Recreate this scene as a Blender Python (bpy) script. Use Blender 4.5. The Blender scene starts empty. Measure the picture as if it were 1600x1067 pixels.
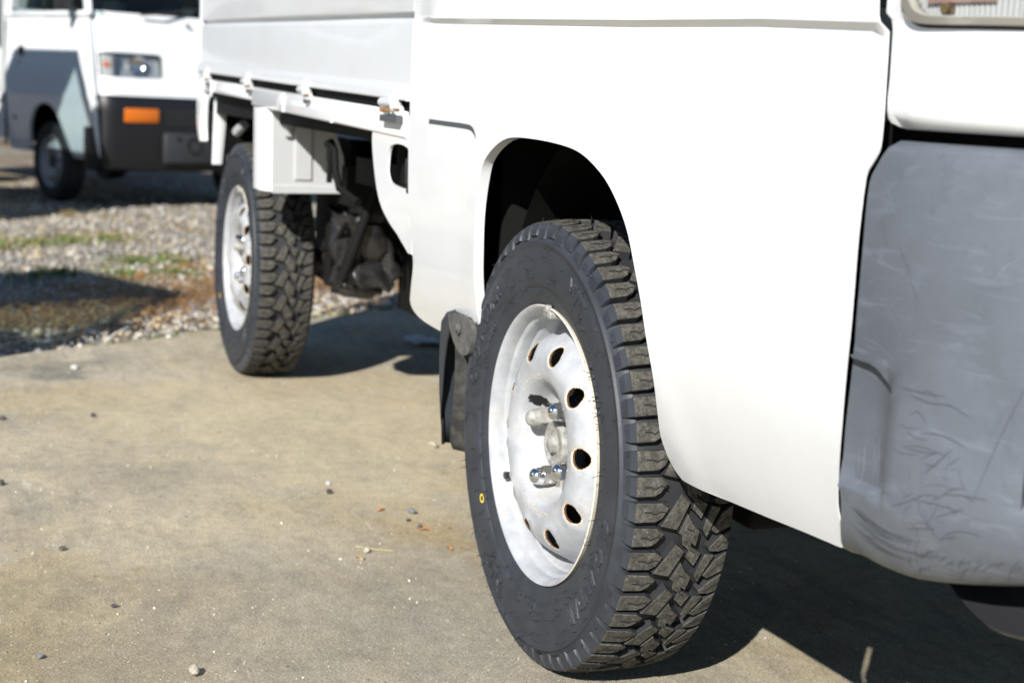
import bpy, bmesh, math, random
import numpy as np
from math import sin, cos, pi, radians, sqrt, atan2, hypot
from mathutils import Vector, Matrix
from mathutils.geometry import delaunay_2d_cdt

random.seed(7)
rng = np.random.default_rng(7)
scene = bpy.context.scene
COL = scene.collection

# ------------------------------------------------------------------ camera
cam_data = bpy.data.cameras.new('camera')
cam = bpy.data.objects.new('camera', cam_data)
COL.objects.link(cam)
cr = Vector((0.35782, 0.93233, 0.05219)); cu = Vector((-0.16813, 0.00934, 0.98572)); cd = Vector((-0.91853, 0.36149, -0.16009))
cam.matrix_world = Matrix(((cr.x, cu.x, -cd.x, 1.6417), (cr.y, cu.y, -cd.y, -0.6901), (cr.z, cu.z, -cd.z, 0.6802), (0, 0, 0, 1)))
cam_data.sensor_width = 36.0
cam_data.lens = 2377.7 / 1600 * 36.0
cam_data.clip_start = 0.05
cam_data.clip_end = 2000
cam_data.dof.use_dof = True
cam_data.dof.focus_distance = 1.58
cam_data.dof.aperture_fstop = 7.1
scene.camera = cam

# ------------------------------------------------------------------ world, sun, exposure
SUN_TO = Vector((1.32, -1.05, 1.0)).normalized()          # from the ground towards the sun
world = bpy.data.worlds.new('World'); scene.world = world
world.use_nodes = True
wn = world.node_tree
bg = wn.nodes['Background']
sky = wn.nodes.new('ShaderNodeTexSky')
sky.sky_type = 'NISHITA'; sky.sun_disc = False
sky.sun_elevation = math.asin(SUN_TO.z)
sky.sun_rotation = atan2(SUN_TO.x, SUN_TO.y)
sky.air_density = 1.0; sky.dust_density = 0.1; sky.ozone_density = 3.5
wn.links.new(sky.outputs[0], bg.inputs['Color'])
bg.inputs['Strength'].default_value = 0.066
sun_d = bpy.data.lights.new('sun', 'SUN'); sun_o = bpy.data.objects.new('sun', sun_d); COL.objects.link(sun_o)
sun_d.energy = 5.0; sun_d.angle = radians(0.5); sun_d.color = (1.0, 0.972, 0.925)
sun_o.rotation_euler = SUN_TO.to_track_quat('Z', 'Y').to_euler()
sun_o.location = (4, -4, 6)
vs = scene.view_settings
vs.view_transform = 'Standard'; vs.look = 'None'; vs.exposure = 0.58; vs.gamma = 1.0; vs.use_curve_mapping = False

# ------------------------------------------------------------------ material helpers
def mat(name, col=(.5, .5, .5), rough=.5, metal=0., spec=.5, coat=0., coat_rough=.05):
    m = bpy.data.materials.new(name); m.use_nodes = True
    b = m.node_tree.nodes['Principled BSDF']
    b.inputs['Base Color'].default_value = (*col, 1); b.inputs['Roughness'].default_value = rough
    b.inputs['Metallic'].default_value = metal; b.inputs['Specular IOR Level'].default_value = spec
    b.inputs['Coat Weight'].default_value = coat; b.inputs['Coat Roughness'].default_value = coat_rough
    return m

def N(m, t, **kw):
    n = m.node_tree.nodes.new(t)
    for k, v in kw.items():
        if k in n.inputs.keys(): n.inputs[k].default_value = v
        else: setattr(n, k, v)
    return n

def L(m, a, b): m.node_tree.links.new(a, b)
def P(m): return m.node_tree.nodes['Principled BSDF']

def coords(m, scale=(1, 1, 1), rot=(0, 0, 0)):
    tc = N(m, 'ShaderNodeTexCoord'); mp = N(m, 'ShaderNodeMapping')
    mp.inputs['Scale'].default_value = scale; mp.inputs['Rotation'].default_value = rot
    L(m, tc.outputs['Object'], mp.inputs['Vector'])
    return mp.outputs[0]

def noise(m, vec, scale, detail=6, rough=.6, dist=0.):
    n = N(m, 'ShaderNodeTexNoise'); n.inputs['Scale'].default_value = scale; n.inputs['Detail'].default_value = detail
    n.inputs['Roughness'].default_value = rough; n.inputs['Distortion'].default_value = dist
    L(m, vec, n.inputs['Vector'])
    return n.outputs['Fac']

def ramp(m, fac, stops):
    r = N(m, 'ShaderNodeValToRGB'); e = r.color_ramp.elements
    while len(e) < len(stops): e.new(.5)
    for i, (p, c) in enumerate(stops):
        e[i].position = p; e[i].color = (*c, 1) if len(c) == 3 else c
    L(m, fac, r.inputs['Fac'])
    return r.outputs['Color']

def g3(v): return (v, v, v)

def mix(m, fac, a, b, mode='MIX'):
    n = N(m, 'ShaderNodeMix'); n.data_type = 'RGBA'; n.blend_type = mode
    for inp, v in ((n.inputs[0], fac), (n.inputs[6], a), (n.inputs[7], b)):
        if isinstance(v, (int, float)): inp.default_value = v
        elif isinstance(v, tuple): inp.default_value = (*v, 1)
        else: L(m, v, inp)
    return n.outputs[2]

def bump(m, h, strength=.3, dist=.002):
    b = N(m, 'ShaderNodeBump'); b.inputs['Strength'].default_value = strength; b.inputs['Distance'].default_value = dist
    L(m, h, b.inputs['Height']); L(m, b.outputs[0], P(m).inputs['Normal'])
    return b

def setcol(m, c): L(m, c, P(m).inputs['Base Color'])

# ------------------------------------------------------------------ materials
def white_paint(name, base=.80, dirt=.5):
    m = mat(name, g3(base), .32, coat=.6, coat_rough=.04)
    v = coords(m)
    d = noise(m, v, 9, 8, .65)
    dd = ramp(m, d, [(.45, g3(0)), (.8, g3(1))])
    sp = ramp(m, noise(m, v, 190, 3, .5), [(.70, g3(0)), (.75, g3(1))])
    c = mix(m, dd, (base * .965, base * .985, base), (base * .92, base * .93, base * .92))
    c2 = mix(m, sp, c, (base * .86, base * .82, base * .72))
    c3 = mix(m, dirt, c, c2)
    setcol(m, c3)
    bump(m, noise(m, v, 3, 2), .12, .004)
    return m

M_white = white_paint('white_car_paint', .82, .25)
M_gate = white_paint('white_gate_paint', .65, .6)
P(M_gate).inputs['Coat Weight'].default_value = .25
M_chalky = white_paint('chalky_white_paint', .43, 1.)
M_hinge = white_paint('hinge_paint', .66, 1.)
P(M_chalky).inputs['Roughness'].default_value = .5
P(M_chalky).inputs['Coat Weight'].default_value = .1
M_under = mat('underbody_black', (.006, .006, .006), .75, spec=.2)
M_liner = mat('wheel_arch_black', (.004, .004, .004), .8, spec=.2)

def m_plastic():
    m = mat('weathered_grey_plastic', (.13, .14, .155), .42, spec=.5)
    v = coords(m)
    big = ramp(m, noise(m, v, 6, 6, .6, .4), [(.32, (.084, .094, .110)), (.66, (.125, .140, .164))])
    st = noise(m, coords(m, (14, 14, 70), (0, .5, 0)), 1.6, 5, .6, 1.2)
    stc = ramp(m, st, [(.54, g3(0)), (.76, g3(1))])
    c = mix(m, stc, big, (.150, .168, .197))
    st2 = noise(m, coords(m, (60, 60, 16), (0, -.6, .2)), 1.4, 5, .6, 1.)
    c = mix(m, ramp(m, st2, [(.60, g3(0)), (.74, g3(.7))]), c, (.085, .10, .125))
    st3 = noise(m, coords(m, (30, 30, 220), (.3, .9, 0)), 1.2, 6, .7, 1.5)
    c = mix(m, ramp(m, st3, [(.60, g3(0)), (.72, g3(.5))]), c, (.070, .077, .090))
    setcol(m, c)
    r = ramp(m, noise(m, v, 30, 4), [(.3, g3(.36)), (.7, g3(.52))])
    L(m, r, P(m).inputs['Roughness'])
    bump(m, noise(m, v, 900, 2), .12, .0006)
    return m
M_bumper = m_plastic()
M_scuff = mat('black_scuff', (.070, .078, .094), .6)
M_scratch_pale = mat('pale_scratch', (.22, .26, .315), .5)
M_flap = mat('flap_rubber', (.030, .035, .042), .5)
M_dark_plastic = mat('black_plastic', (.02, .02, .022), .4)
def m_dirty_black():
    m = mat('dirty_black', (.03, .03, .03), .55)
    v = coords(m)
    c = ramp(m, noise(m, v, 18, 8, .7), [(.42, (.006, .006, .007)), (.62, (.022, .021, .020)), (.76, (.075, .068, .058))])
    setcol(m, c)
    L(m, ramp(m, noise(m, v, 40, 4), [(.3, g3(.3)), (.7, g3(.8))]), P(m).inputs['Roughness'])
    bump(m, noise(m, v, 60, 5), .5, .004)
    return m
M_dirty = m_dirty_black()
M_tank = m_dirty_black(); P(M_tank).inputs['Coat Weight'].default_value = .5; P(M_tank).inputs['Coat Roughness'].default_value = .25

def m_rubber():
    m = mat('tyre_rubber', (.034, .037, .043), .55, spec=.45)
    v = coords(m)
    c = ramp(m, noise(m, v, 22, 8, .7), [(.35, (.024, .0275, .035)), (.65, (.037, .042, .052))])
    d = ramp(m, noise(m, v, 70, 6, .7), [(.60, g3(0)), (.82, g3(.6))])
    c = mix(m, d, c, (.050, .052, .056))
    setcol(m, c)
    bump(m, noise(m, v, 260, 4), .2, .0008)
    return m
M_rubber = m_rubber()
def m_dusty():
    m = mat('dusty_tread_rubber', (.10, .095, .085), .85, spec=.2)
    v = coords(m)
    n1 = noise(m, v, 140, 8, .75)
    c = ramp(m, n1, [(.34, (.028, .027, .025)), (.52, (.072, .068, .058)), (.72, (.150, .142, .122))])
    n2 = noise(m, v, 420, 3, .6)
    c = mix(m, ramp(m, n2, [(.65, g3(0)), (.71, g3(.8))]), c, (.26, .25, .215))
    setcol(m, c)
    bump(m, n1, .5, .0015)
    return m
M_dusty = m_dusty()
M_groove = mat('groove_shade_rubber', (.017, .018, .021), .7)  # groove shade put into a darker rubber; also on hairs and road tyres

def m_rim():
    m = mat('rim_paint', (.5, .5, .5), .42, coat=.2, coat_rough=.15)
    v = coords(m)
    c = ramp(m, noise(m, v, 28, 8, .6), [(.35, (.33, .345, .37)), (.62, (.45, .46, .475))])
    d = ramp(m, noise(m, v, 15, 9, .72), [(.54, g3(0)), (.76, g3(1))])
    c = mix(m, d, c, (.33, .31, .27))
    sp = ramp(m, noise(m, v, 230, 3), [(.71, g3(0)), (.74, g3(1))])
    c = mix(m, sp, c, (.25, .16, .08))
    setcol(m, c)
    return m
M_rim = m_rim()
def m_rust(name, a, b, lo=.4, hi=.62, sc=260):
    m = mat(name, a, .75)
    v = coords(m)
    c = ramp(m, noise(m, v, sc, 8, .7), [(lo, a), (hi, b)])
    setcol(m, c)
    return m
M_rust = m_rust('rust', (.11, .045, .018), (.32, .16, .06))
M_rust_pale = m_rust('pale_rust_stain', (.52, .36, .17), (.70, .64, .54))
M_mud = m_rust('dried_mud', (.016, .016, .015), (.085, .078, .066), .40, .72, 45)
M_rust_seat = m_rust('rusty_seat', (.16, .085, .04), (.50, .44, .36), .42, .58, 160)
M_mudgrey = m_rust('muddy_grey', (.05, .05, .048), (.13, .125, .115), .35, .7, 60)
M_rust_dark = m_rust('dark_rust', (.045, .022, .012), (.15, .07, .03))
M_lip = m_rust('rim_lip_edge', (.52, .40, .20), (.72, .68, .58), .3, .5)
M_chrome = mat('chrome', (.75, .75, .76), .10, 1.)
M_steel = mat('dull_steel', (.42, .41, .38), .38, .85)
M_greyzinc = m_rust('grey_zinc', (.17, .165, .155), (.36, .35, .32), .35, .6, 120)
P(M_greyzinc).inputs['Roughness'].default_value = .45
M_black = mat('dull_black', (.008, .008, .008), .8)
M_yellow = mat('yellow_paint_mark', (.75, .55, .04), .6)
M_orange = mat('orange_lens', (.58, .135, .006), .15, coat=.4)
M_brass = mat('brass_screw', (.30, .22, .12), .25, .9)
M_gasket = mat('gasket', (.03, .025, .05), .6)
M_hl_silver = mat('headlight_reflector', (.42, .45, .49), .28, .45)
M_hl_frost = mat('frosted_lens', (.40, .41, .42), .3, coat=.5)
M_hl_aged = mat('aged_lens_border', (.20, .182, .152), .18, coat=.6)
M_hl_lip = mat('lens_inner_lip', (.42, .40, .34), .2, coat=.6)
M_hl_pink = mat('tinted_reflector', (.30, .185, .165), .35)
M_plate = mat('bracket_grey', (.075, .078, .085), .6)
M_holder = mat('holder_grey', (.024, .025, .029), .6)
M_bump2 = mat('charcoal_plastic', (.008, .008, .010), .45)

def m_glass(name, tint):
    m = bpy.data.materials.new(name); m.use_nodes = True
    nt = m.node_tree; nt.nodes.clear()
    out = nt.nodes.new('ShaderNodeOutputMaterial'); mx = nt.nodes.new('ShaderNodeMixShader'); fr = nt.nodes.new('ShaderNodeLayerWeight'); pw = nt.nodes.new('ShaderNodeMath'); ad = nt.nodes.new('ShaderNodeMath')
    tr = nt.nodes.new('ShaderNodeBsdfTransparent'); gl = nt.nodes.new('ShaderNodeBsdfGlossy')
    tr.inputs[0].default_value = (*tint, 1); gl.inputs['Roughness'].default_value = .02; pw.operation = 'POWER'; pw.inputs[1].default_value = 4.5; ad.operation = 'MULTIPLY_ADD'; ad.inputs[1].default_value = .9; ad.inputs[2].default_value = .045
    nt.links.new(fr.outputs['Facing'], pw.inputs[0]); nt.links.new(pw.outputs[0], ad.inputs[0]); nt.links.new(ad.outputs[0], mx.inputs[0]); nt.links.new(tr.outputs[0], mx.inputs[1]); nt.links.new(gl.outputs[0], mx.inputs[2])
    nt.links.new(mx.outputs[0], out.inputs[0])
    return m
M_window = m_glass('window_glass', (.62, .70, .70))
M_clear = m_glass('clear_lens', (.92, .92, .90))

def m_concrete():
    m = mat('concrete', (.33, .3, .23), .9, spec=.2)
    v = coords(m)
    A = lambda sx, sy, rz: coords(m, (sx, sy, 1), (0, 0, rz))
    edge = noise(m, A(.8, 1.3, .9), 1.7, 9, .68, .4)
    c = ramp(m, edge, [(.34, (.325, .286, .214)), (.46, (.405, .360, .270)), (.57, (.445, .400, .305)), (.70, (.375, .350, .292))])
    brown = ramp(m, noise(m, v, 1.5, 8, .66, .5), [(.46, g3(0)), (.60, g3(.85))])
    c = mix(m, brown, c, (.350, .272, .160))
    pale = ramp(m, noise(m, v, 2.6, 9, .7, .3), [(.52, g3(0)), (.66, g3(.85))])
    c = mix(m, pale, c, (.42, .40, .345))
    grey = ramp(m, noise(m, A(1, 2.2, .8), 3.1, 9, .72, .4), [(.47, g3(0)), (.62, g3(.9))])
    c = mix(m, grey, c, (.275, .262, .225))
    streak = ramp(m, noise(m, A(1.0, 8, .95), 2.4, 10, .75, .5), [(.50, g3(0)), (.68, g3(.65))])
    c = mix(m, streak, c, (.265, .240, .195))
    streak2 = ramp(m, noise(m, A(1.4, 12, .6), 3.4, 10, .75, .5), [(.53, g3(0)), (.70, g3(.6))])
    c = mix(m, streak2, c, (.47, .43, .34))
    def patch(px, py, r0, r1, fac):
        dv = N(m, 'ShaderNodeVectorMath'); dv.operation = 'DISTANCE'; L(m, v, dv.inputs[0]); dv.inputs[1].default_value = (px, py, 0)
        ad = N(m, 'ShaderNodeMath'); ad.operation = 'MULTIPLY_ADD'; L(m, noise(m, v, 4.5, 8, .7), ad.inputs[0]); ad.inputs[1].default_value = 1.1; L(m, dv.outputs['Value'], ad.inputs[2])
        mr = N(m, 'ShaderNodeMapRange'); mr.inputs['From Min'].default_value = r0 + .55; mr.inputs['From Max'].default_value = r1 + .55; mr.inputs['To Min'].default_value = fac; mr.inputs['To Max'].default_value = 0
        L(m, ad.outputs[0], mr.inputs['Value']); return mr.outputs[0]
    c = mix(m, patch(-1.25, .05, .25, .85, .85), c, (.485, .430, .315))
    c = mix(m, patch(-.18, -.62, .05, .42, .9), c, (.300, .250, .160))
    c = mix(m, patch(-.10, -.10, .10, .55, .7), c, (.285, .270, .225))
    mott = ramp(m, noise(m, A(1, 1.7, .8), 5.5, 10, .74, .6), [(.38, (.86, .865, .88)), (.52, (1, 1, 1)), (.68, (1.08, 1.07, 1.05))])
    c = mix(m, 1.0, c, mott, 'MULTIPLY')
    c = mix(m, patch(-1.95, -.36, .02, .16, .9), c, (.17, .165, .15))
    c = mix(m, patch(-1.0, -.33, .0, .22, .7), c, (.24, .228, .195))
    blot = noise(m, v, 40, 8, .75)
    c = mix(m, 1.0, c, ramp(m, blot, [(.30, g3(.78)), (.5, g3(1.)), (.70, g3(1.18))]), 'MULTIPLY')
    grain = noise(m, v, 300, 6, .85)
    c = mix(m, 1.0, c, ramp(m, grain, [(.36, g3(.45)), (.5, g3(1.)), (.64, g3(1.50))]), 'MULTIPLY')
    fleck = ramp(m, noise(m, v, 170, 2, .5), [(.67, g3(0)), (.70, g3(1))])
    c = mix(m, fleck, c, (.60, .57, .50))
    dk = ramp(m, noise(m, v, 120, 3, .6), [(.68, g3(0)), (.72, g3(.85))])
    c = mix(m, dk, c, (.13, .12, .10))
    scr = ramp(m, noise(m, A(2, 26, .35), 2.2, 4, .5, 1.8), [(.70, g3(0)), (.73, g3(.55))])
    c = mix(m, scr, c, (.55, .53, .48))
    setcol(m, c)
    c = mix(m, 1.0, c, (1.13, 1.095, 1.04), 'MULTIPLY'); setcol(m, c)
    h = mix(m, .35, grain, blot)
    bump(m, h, .8, .004)
    return m
M_concrete = m_concrete()

def m_gravel_ground():
    m = mat('gravel_ground', (.2, .18, .15), .9, spec=.2)
    v = coords(m)
    vo = N(m, 'ShaderNodeTexVoronoi'); vo.inputs['Scale'].default_value = 38; L(m, v, vo.inputs['Vector'])
    st = ramp(m, vo.outputs['Distance'], [(.15, (.44, .42, .38)), (.45, (.33, .31, .27)), (.62, (.14, .125, .10))])
    hue = N(m, 'ShaderNodeSeparateColor'); L(m, vo.outputs['Color'], hue.inputs[0])
    st = mix(m, ramp(m, hue.outputs[0], [(.3, g3(.0)), (.9, g3(.6))]), st, (.26, .21, .15))
    soil = ramp(m, noise(m, v, 1.3, 6, .6), [(.45, g3(0)), (.62, g3(1))])
    c = mix(m, soil, st, (.20, .14, .08))
    setcol(m, c)
    bump(m, vo.outputs['Distance'], -.8, .02)
    return m
M_gravel = m_gravel_ground()

def m_attr(name, rough=.85, mult=None, trans=False):
    m = mat(name, (.3, .3, .3), rough, spec=.3)
    a = N(m, 'ShaderNodeAttribute'); a.attribute_name = 'col'
    c = a.outputs['Color']
    if mult:
        gm = ramp(m, noise(m, coords(m), mult, 4, .7), [(.3, g3(.7)), (.7, g3(1.25))])
        c = mix(m, 1.0, c, gm, 'MULTIPLY')
    setcol(m, c)
    return m
M_stones = m_attr('gravel_stone', .8, 120)
M_blades = m_attr('plant_blade', .7)

# ------------------------------------------------------------------ object helpers
def link(o, parent=None):
    COL.objects.link(o)
    if parent is not None: o.parent = parent
    return o

def finish(me, mats, smooth=None):
    for x in (mats if isinstance(mats, (list, tuple)) else [mats]): me.materials.append(x)
    if smooth is not None:
        me.shade_smooth()
        if smooth < 179: me.set_sharp_from_angle(angle=radians(smooth))
    return me

def mesh_obj(name, verts, faces, mats, parent=None, smooth=None, fmat=None):
    me = bpy.data.meshes.new(name)
    me.from_pydata([tuple(v) for v in verts], [], faces)
    if fmat is not None:
        me.polygons.foreach_set('material_index', fmat)
    finish(me, mats, smooth)
    me.update()
    return link(bpy.data.objects.new(name, me), parent)

def tag(o, label=None, cat=None, group=None, kind=None):
    if label: o['label'] = label
    if cat: o['category'] = cat
    if group: o['group'] = group
    if kind: o['kind'] = kind
    return o

def empty(name, loc=(0, 0, 0), rz=0, parent=None):
    o = bpy.data.objects.new(name, None); o.empty_display_size = .1
    o.location = loc; o.rotation_euler = (0, 0, rz)
    return link(o, parent)

class MB:
    """collects simple solids into one mesh"""
    def __init__(s): s.v = []; s.f = []; s.m = []
    def add(s, v, f, mi=0):
        n = len(s.v); s.v += [tuple(p) for p in v]; s.f += [tuple(i + n for i in q) for q in f]; s.m += [mi] * len(f); return s
    def box(s, x0, x1, y0, y1, z0, z1, mi=0):
        v = [(x, y, z) for x in (x0, x1) for y in (y0, y1) for z in (z0, z1)]
        return s.add(v, [(0, 1, 3, 2), (4, 6, 7, 5), (0, 4, 5, 1), (2, 3, 7, 6), (0, 2, 6, 4), (1, 5, 7, 3)], mi)
    def tube(s, pts, r, n=8, mi=0, cap=True):
        pts = [Vector(p) for p in pts]; k = len(pts); V = []; F = []
        for i, p in enumerate(pts):
            t = (pts[min(i + 1, k - 1)] - pts[max(i - 1, 0)]).normalized()
            a = t.orthogonal().normalized() if i == 0 else (a - t * a.dot(t)).normalized()
            b = t.cross(a); rr = r[i] if isinstance(r, (list, tuple)) else r
            V += [p + rr * (a * cos(2 * pi * j / n) + b * sin(2 * pi * j / n)) for j in range(n)]
        for i in range(k - 1):
            for j in range(n):
                F.append((i * n + j, i * n + (j + 1) % n, (i + 1) * n + (j + 1) % n, (i + 1) * n + j))
        if cap: F += [tuple(range(n))[::-1], tuple(range((k - 1) * n, k * n))]
        return s.add(V, F, mi)
    def lathe_y(s, prof, n=32, mi=0, c=(0, 0, 0), cap0=False, cap1=False):
        """prof: list of (y, r); axis along y through c"""
        V = []; F = []; k = len(prof)
        for y, r in prof:
            for j in range(n):
                a = 2 * pi * j / n
                V.append((c[0] + r * cos(a), c[1] + y, c[2] + r * sin(a)))
        for i in range(k - 1):
            for j in range(n):
                F.append((i * n + j, i * n + (j + 1) % n, (i + 1) * n + (j + 1) % n, (i + 1) * n + j))
        if cap0: F.append(tuple(range(n)))
        if cap1: F.append(tuple(range((k - 1) * n, k * n))[::-1])
        return s.add(V, F, mi)
    def prism_x(s, prof, x0, x1, mi=0, z0=0., z1=0., closed=True):
        """prof: polygon of (y, z) extruded along x, with z offsets at both ends"""
        k = len(prof)
        V = [(x0, y, z + z0) for y, z in prof] + [(x1, y, z + z1) for y, z in prof]
        F = [(i, (i + 1) % k, (i + 1) % k + k, i + k) for i in range(k if closed else k - 1)]
        if closed: F += [tuple(range(k))[::-1], tuple(range(k, 2 * k))]
        return s.add(V, F, mi)
    def build(s, name, mats, parent=None, smooth=None, bevel=0.):
        o = mesh_obj(name, s.v, s.f, mats, parent, None, s.m)
        bm = bmesh.new(); bm.from_mesh(o.data)
        bmesh.ops.recalc_face_normals(bm, faces=bm.faces)
        if bevel:
            es = [e for e in bm.edges if len(e.link_faces) == 2 and e.calc_face_angle(0) > radians(40)]
            bmesh.ops.bevel(bm, geom=es, offset=bevel, segments=2, affect='EDGES', profile=.5, clamp_overlap=True)
        bm.to_mesh(o.data); bm.free()
        if bevel and smooth is None: smooth = 50
        if smooth is not None:
            o.data.shade_smooth(); o.data.set_sharp_from_angle(angle=radians(smooth))
        return o

def split(o):
    """every loose piece of o becomes an object of its own with o's name, parent and material"""
    bm = bmesh.new(); bm.from_mesh(o.data); left = set(bm.verts); isl = []
    while left:
        st = [left.pop()]; grp = set(st)
        while st:
            for e in st.pop().link_edges:
                for w in e.verts:
                    if w in left: left.remove(w); grp.add(w); st.append(w)
        isl.append(grp)
    for g in isl[1:]:
        b2 = bm.copy(); keep = {v.index for v in g}
        bmesh.ops.delete(b2, geom=[v for v in b2.verts if v.index not in keep], context='VERTS')
        me = o.data.copy(); b2.to_mesh(me); b2.free()
        c = o.copy(); c.data = me; COL.objects.link(c); c.parent = o.parent
    rest = {v.index for v in isl[0]}
    bmesh.ops.delete(bm, geom=[v for v in bm.verts if v.index not in rest], context='VERTS')
    bm.to_mesh(o.data); bm.free(); return o

def inside(p, poly):
    x, y = p; c = False; n = len(poly)
    for i in range(n):
        x1, y1 = poly[i]; x2, y2 = poly[i - 1]
        if (y1 > y) != (y2 > y) and x < (x2 - x1) * (y - y1) / (y2 - y1) + x1: c = not c
    return c

def resample(poly, step, closed=True):
    out = []; n = len(poly)
    for i in range(n if closed else n - 1):
        a, b = poly[i], poly[(i + 1) % n]
        k = max(1, int(hypot(b[0] - a[0], b[1] - a[1]) / step + .5))
        out += [(a[0] + (b[0] - a[0]) * j / k, a[1] + (b[1] - a[1]) * j / k) for j in range(k)]
    if not closed: out.append(poly[-1])
    return out

def smooth_line(pts, k=4):
    """Catmull-Rom through an open polyline"""
    q = [pts[0]] + list(pts) + [pts[-1]]; out = []
    for i in range(1, len(q) - 2):
        p0, p1, p2, p3 = (np.array(q[j], float) for j in (i - 1, i, i + 1, i + 2))
        for j in range(k):
            t = j / k
            out.append(tuple(.5 * (2 * p1 + (p2 - p0) * t + (2 * p0 - 5 * p1 + 4 * p2 - p3) * t * t + (3 * p1 - p0 - 3 * p2 + p3) * t ** 3)))
    out.append(tuple(pts[-1]))
    return out

def sheet(outer, holes, lines, step, fn, rim=None, gx=None, gy=None, extra=None, roll=0):
    """triangulated sheet of a 2-D outline mapped through fn(u, v) -> 3-D; rim(u, v) -> 3-D point of the turned-in edge"""
    co = []; ed = []
    def loop(pl, closed=True):
        n0 = len(co); co.extend(pl); k = len(pl)
        for i in range(k if closed else k - 1): ed.append((n0 + i, n0 + (i + 1) % k))
    loop(outer)
    for h in holes: loop(h)
    for l in lines: loop(l, False)
    if extra: co.extend(extra)
    us = [p[0] for p in outer]; vv = [p[1] for p in outer]
    gx = gx or step; gy = gy or step
    u = min(us) + gx * .5
    while u < max(us):
        v = min(vv) + gy * .5
        while v < max(vv):
            if inside((u, v), outer) and not any(inside((u, v), h) for h in holes): co.append((u, v))
            v += gy
        u += gx
    V, E, F, *_ = delaunay_2d_cdt([Vector(c) for c in co], ed, [], 0, 1e-6)
    faces = []
    for f in F:
        c = (sum(V[i].x for i in f) / len(f), sum(V[i].y for i in f) / len(f))
        if inside(c, outer) and not any(inside(c, h) for h in holes): faces.append(tuple(f))
    verts = [fn(p.x, p.y) for p in V]
    if rim:
        cnt = {}
        for f in faces:
            for i in range(len(f)):
                a, b = f[i], f[(i + 1) % len(f)]; cnt[(min(a, b), max(a, b))] = cnt.get((min(a, b), max(a, b)), 0) + 1
        dup = {}; dm = {}
        for f in list(faces):
            for i in range(len(f)):
                a, b = f[i], f[(i + 1) % len(f)]
                if cnt[(min(a, b), max(a, b))] == 1:
                    for q in (a, b):
                        if q not in dup:
                            A_ = Vector(verts[q]); B_ = Vector(rim(V[q].x, V[q].y))
                            if roll:
                                l = max((B_ - A_).length, 1e-6); dm[q] = len(verts); verts.append(tuple(A_.lerp(B_, min(.45, roll / l))))
                            dup[q] = len(verts); verts.append(tuple(B_))
                    if roll: faces.append((b, a, dm[a], dm[b])); faces.append((dm[b], dm[a], dup[a], dup[b]))
                    else: faces.append((b, a, dup[a], dup[b]))
    used = sorted({i for f in faces for i in f}); re = {o: i for i, o in enumerate(used)}
    return [verts[i] for i in used], [tuple(re[i] for i in f) for f in faces]

# =================================================================== GROUND
E0 = np.array((-2.108, -.518)); ED = np.array((-.537, .843)); EN = np.array((-.843, -.537))
def edge_t(x, y): return (x - E0[0]) * EN[0] + (y - E0[1]) * EN[1]
def zg(x, y):
    t = edge_t(x, y)
    return -.03 - .022 * min(max(t, 0), 5.4)

# terrain: rings of a polar grid so that it is fine near the yard and reaches the horizon
vs_, fs_ = [], []
rad = [0] + [.35 * 1.18 ** i for i in range(46)]
na = 72
for r in rad:
    for j in range(na):
        x = -5 + r * cos(2 * pi * j / na); y = r * sin(2 * pi * j / na)
        vs_.append((x, y, zg(x, y) - .003 + (0 if r > 30 else random.uniform(-.006, .004))))
for i in range(len(rad) - 1):
    for j in range(na):
        fs_.append((i * na + j, (i + 1) * na + j, (i + 1) * na + (j + 1) % na, i * na + (j + 1) % na))
tag(mesh_obj('gravel_ground', vs_, fs_, M_gravel, None, 180), kind='structure')

# concrete slab, its far edge a little ragged
ep = []
for k in range(-60, 141):
    q = E0 + ED * (k * .06)
    w = .012 * sin(k * .7) + random.uniform(-.008, .008)
    ep.append((q[0] + EN[0] * w, q[1] + EN[1] * w))
far = [ep[-1], (7, 9), (9, -6), (1.5, -8)]
outl = ep + [(6.0, 7.5), (9, 2), (9, -7), (3, -9)]
top = [(x, y, 0.) for x, y in outl]; n = len(outl)
bot = [(x, y, -.12) for x, y in outl]
mesh_obj('concrete_slab', top + bot, [tuple(range(n))] + [(i, i + n, (i + 1) % n + n, (i + 1) % n) for i in range(n)], M_concrete)
tag(bpy.data.objects['concrete_slab'], kind='structure')

def cloud_mesh(name, V, F, colv, m, smooth=False):
    me = bpy.data.meshes.new(name)
    nv, nf, k = len(V), len(F), F.shape[1]
    me.vertices.add(nv); me.vertices.foreach_set('co', V.astype(np.float32).ravel())
    me.loops.add(nf * k); me.loops.foreach_set('vertex_index', F.astype(np.int32).ravel())
    me.polygons.add(nf); me.polygons.foreach_set('loop_start', np.arange(0, nf * k, k, dtype=np.int32))
    me.update(calc_edges=True)
    at = me.color_attributes.new('col', 'FLOAT_COLOR', 'POINT')
    at.data.foreach_set('color', np.concatenate([colv, np.ones((nv, 1))], 1).astype(np.float32).ravel())
    me.materials.append(m); me.validate()
    o = bpy.data.objects.new(name, me)
    return tag(link(o), kind='stuff')

# stones
ico = bmesh.new(); bmesh.ops.create_icosphere(ico, subdivisions=1, radius=1)
icoV = np.array([v.co for v in ico.verts]); icoF = np.array([[v.index for v in f.verts] for f in ico.faces]); ico.free()
bm_ = bmesh.new(); bmesh.ops.create_cube(bm_, size=1.5); bmesh.ops.bevel(bm_, geom=list(bm_.edges), offset=.3, segments=1, affect='EDGES'); bmesh.ops.triangulate(bm_, faces=bm_.faces)
bm_.verts.index_update()
cubV = np.array([v.co for v in bm_.verts]); cubF = np.array([[v.index for v in f.verts] for f in bm_.faces]); bm_.free()

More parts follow.
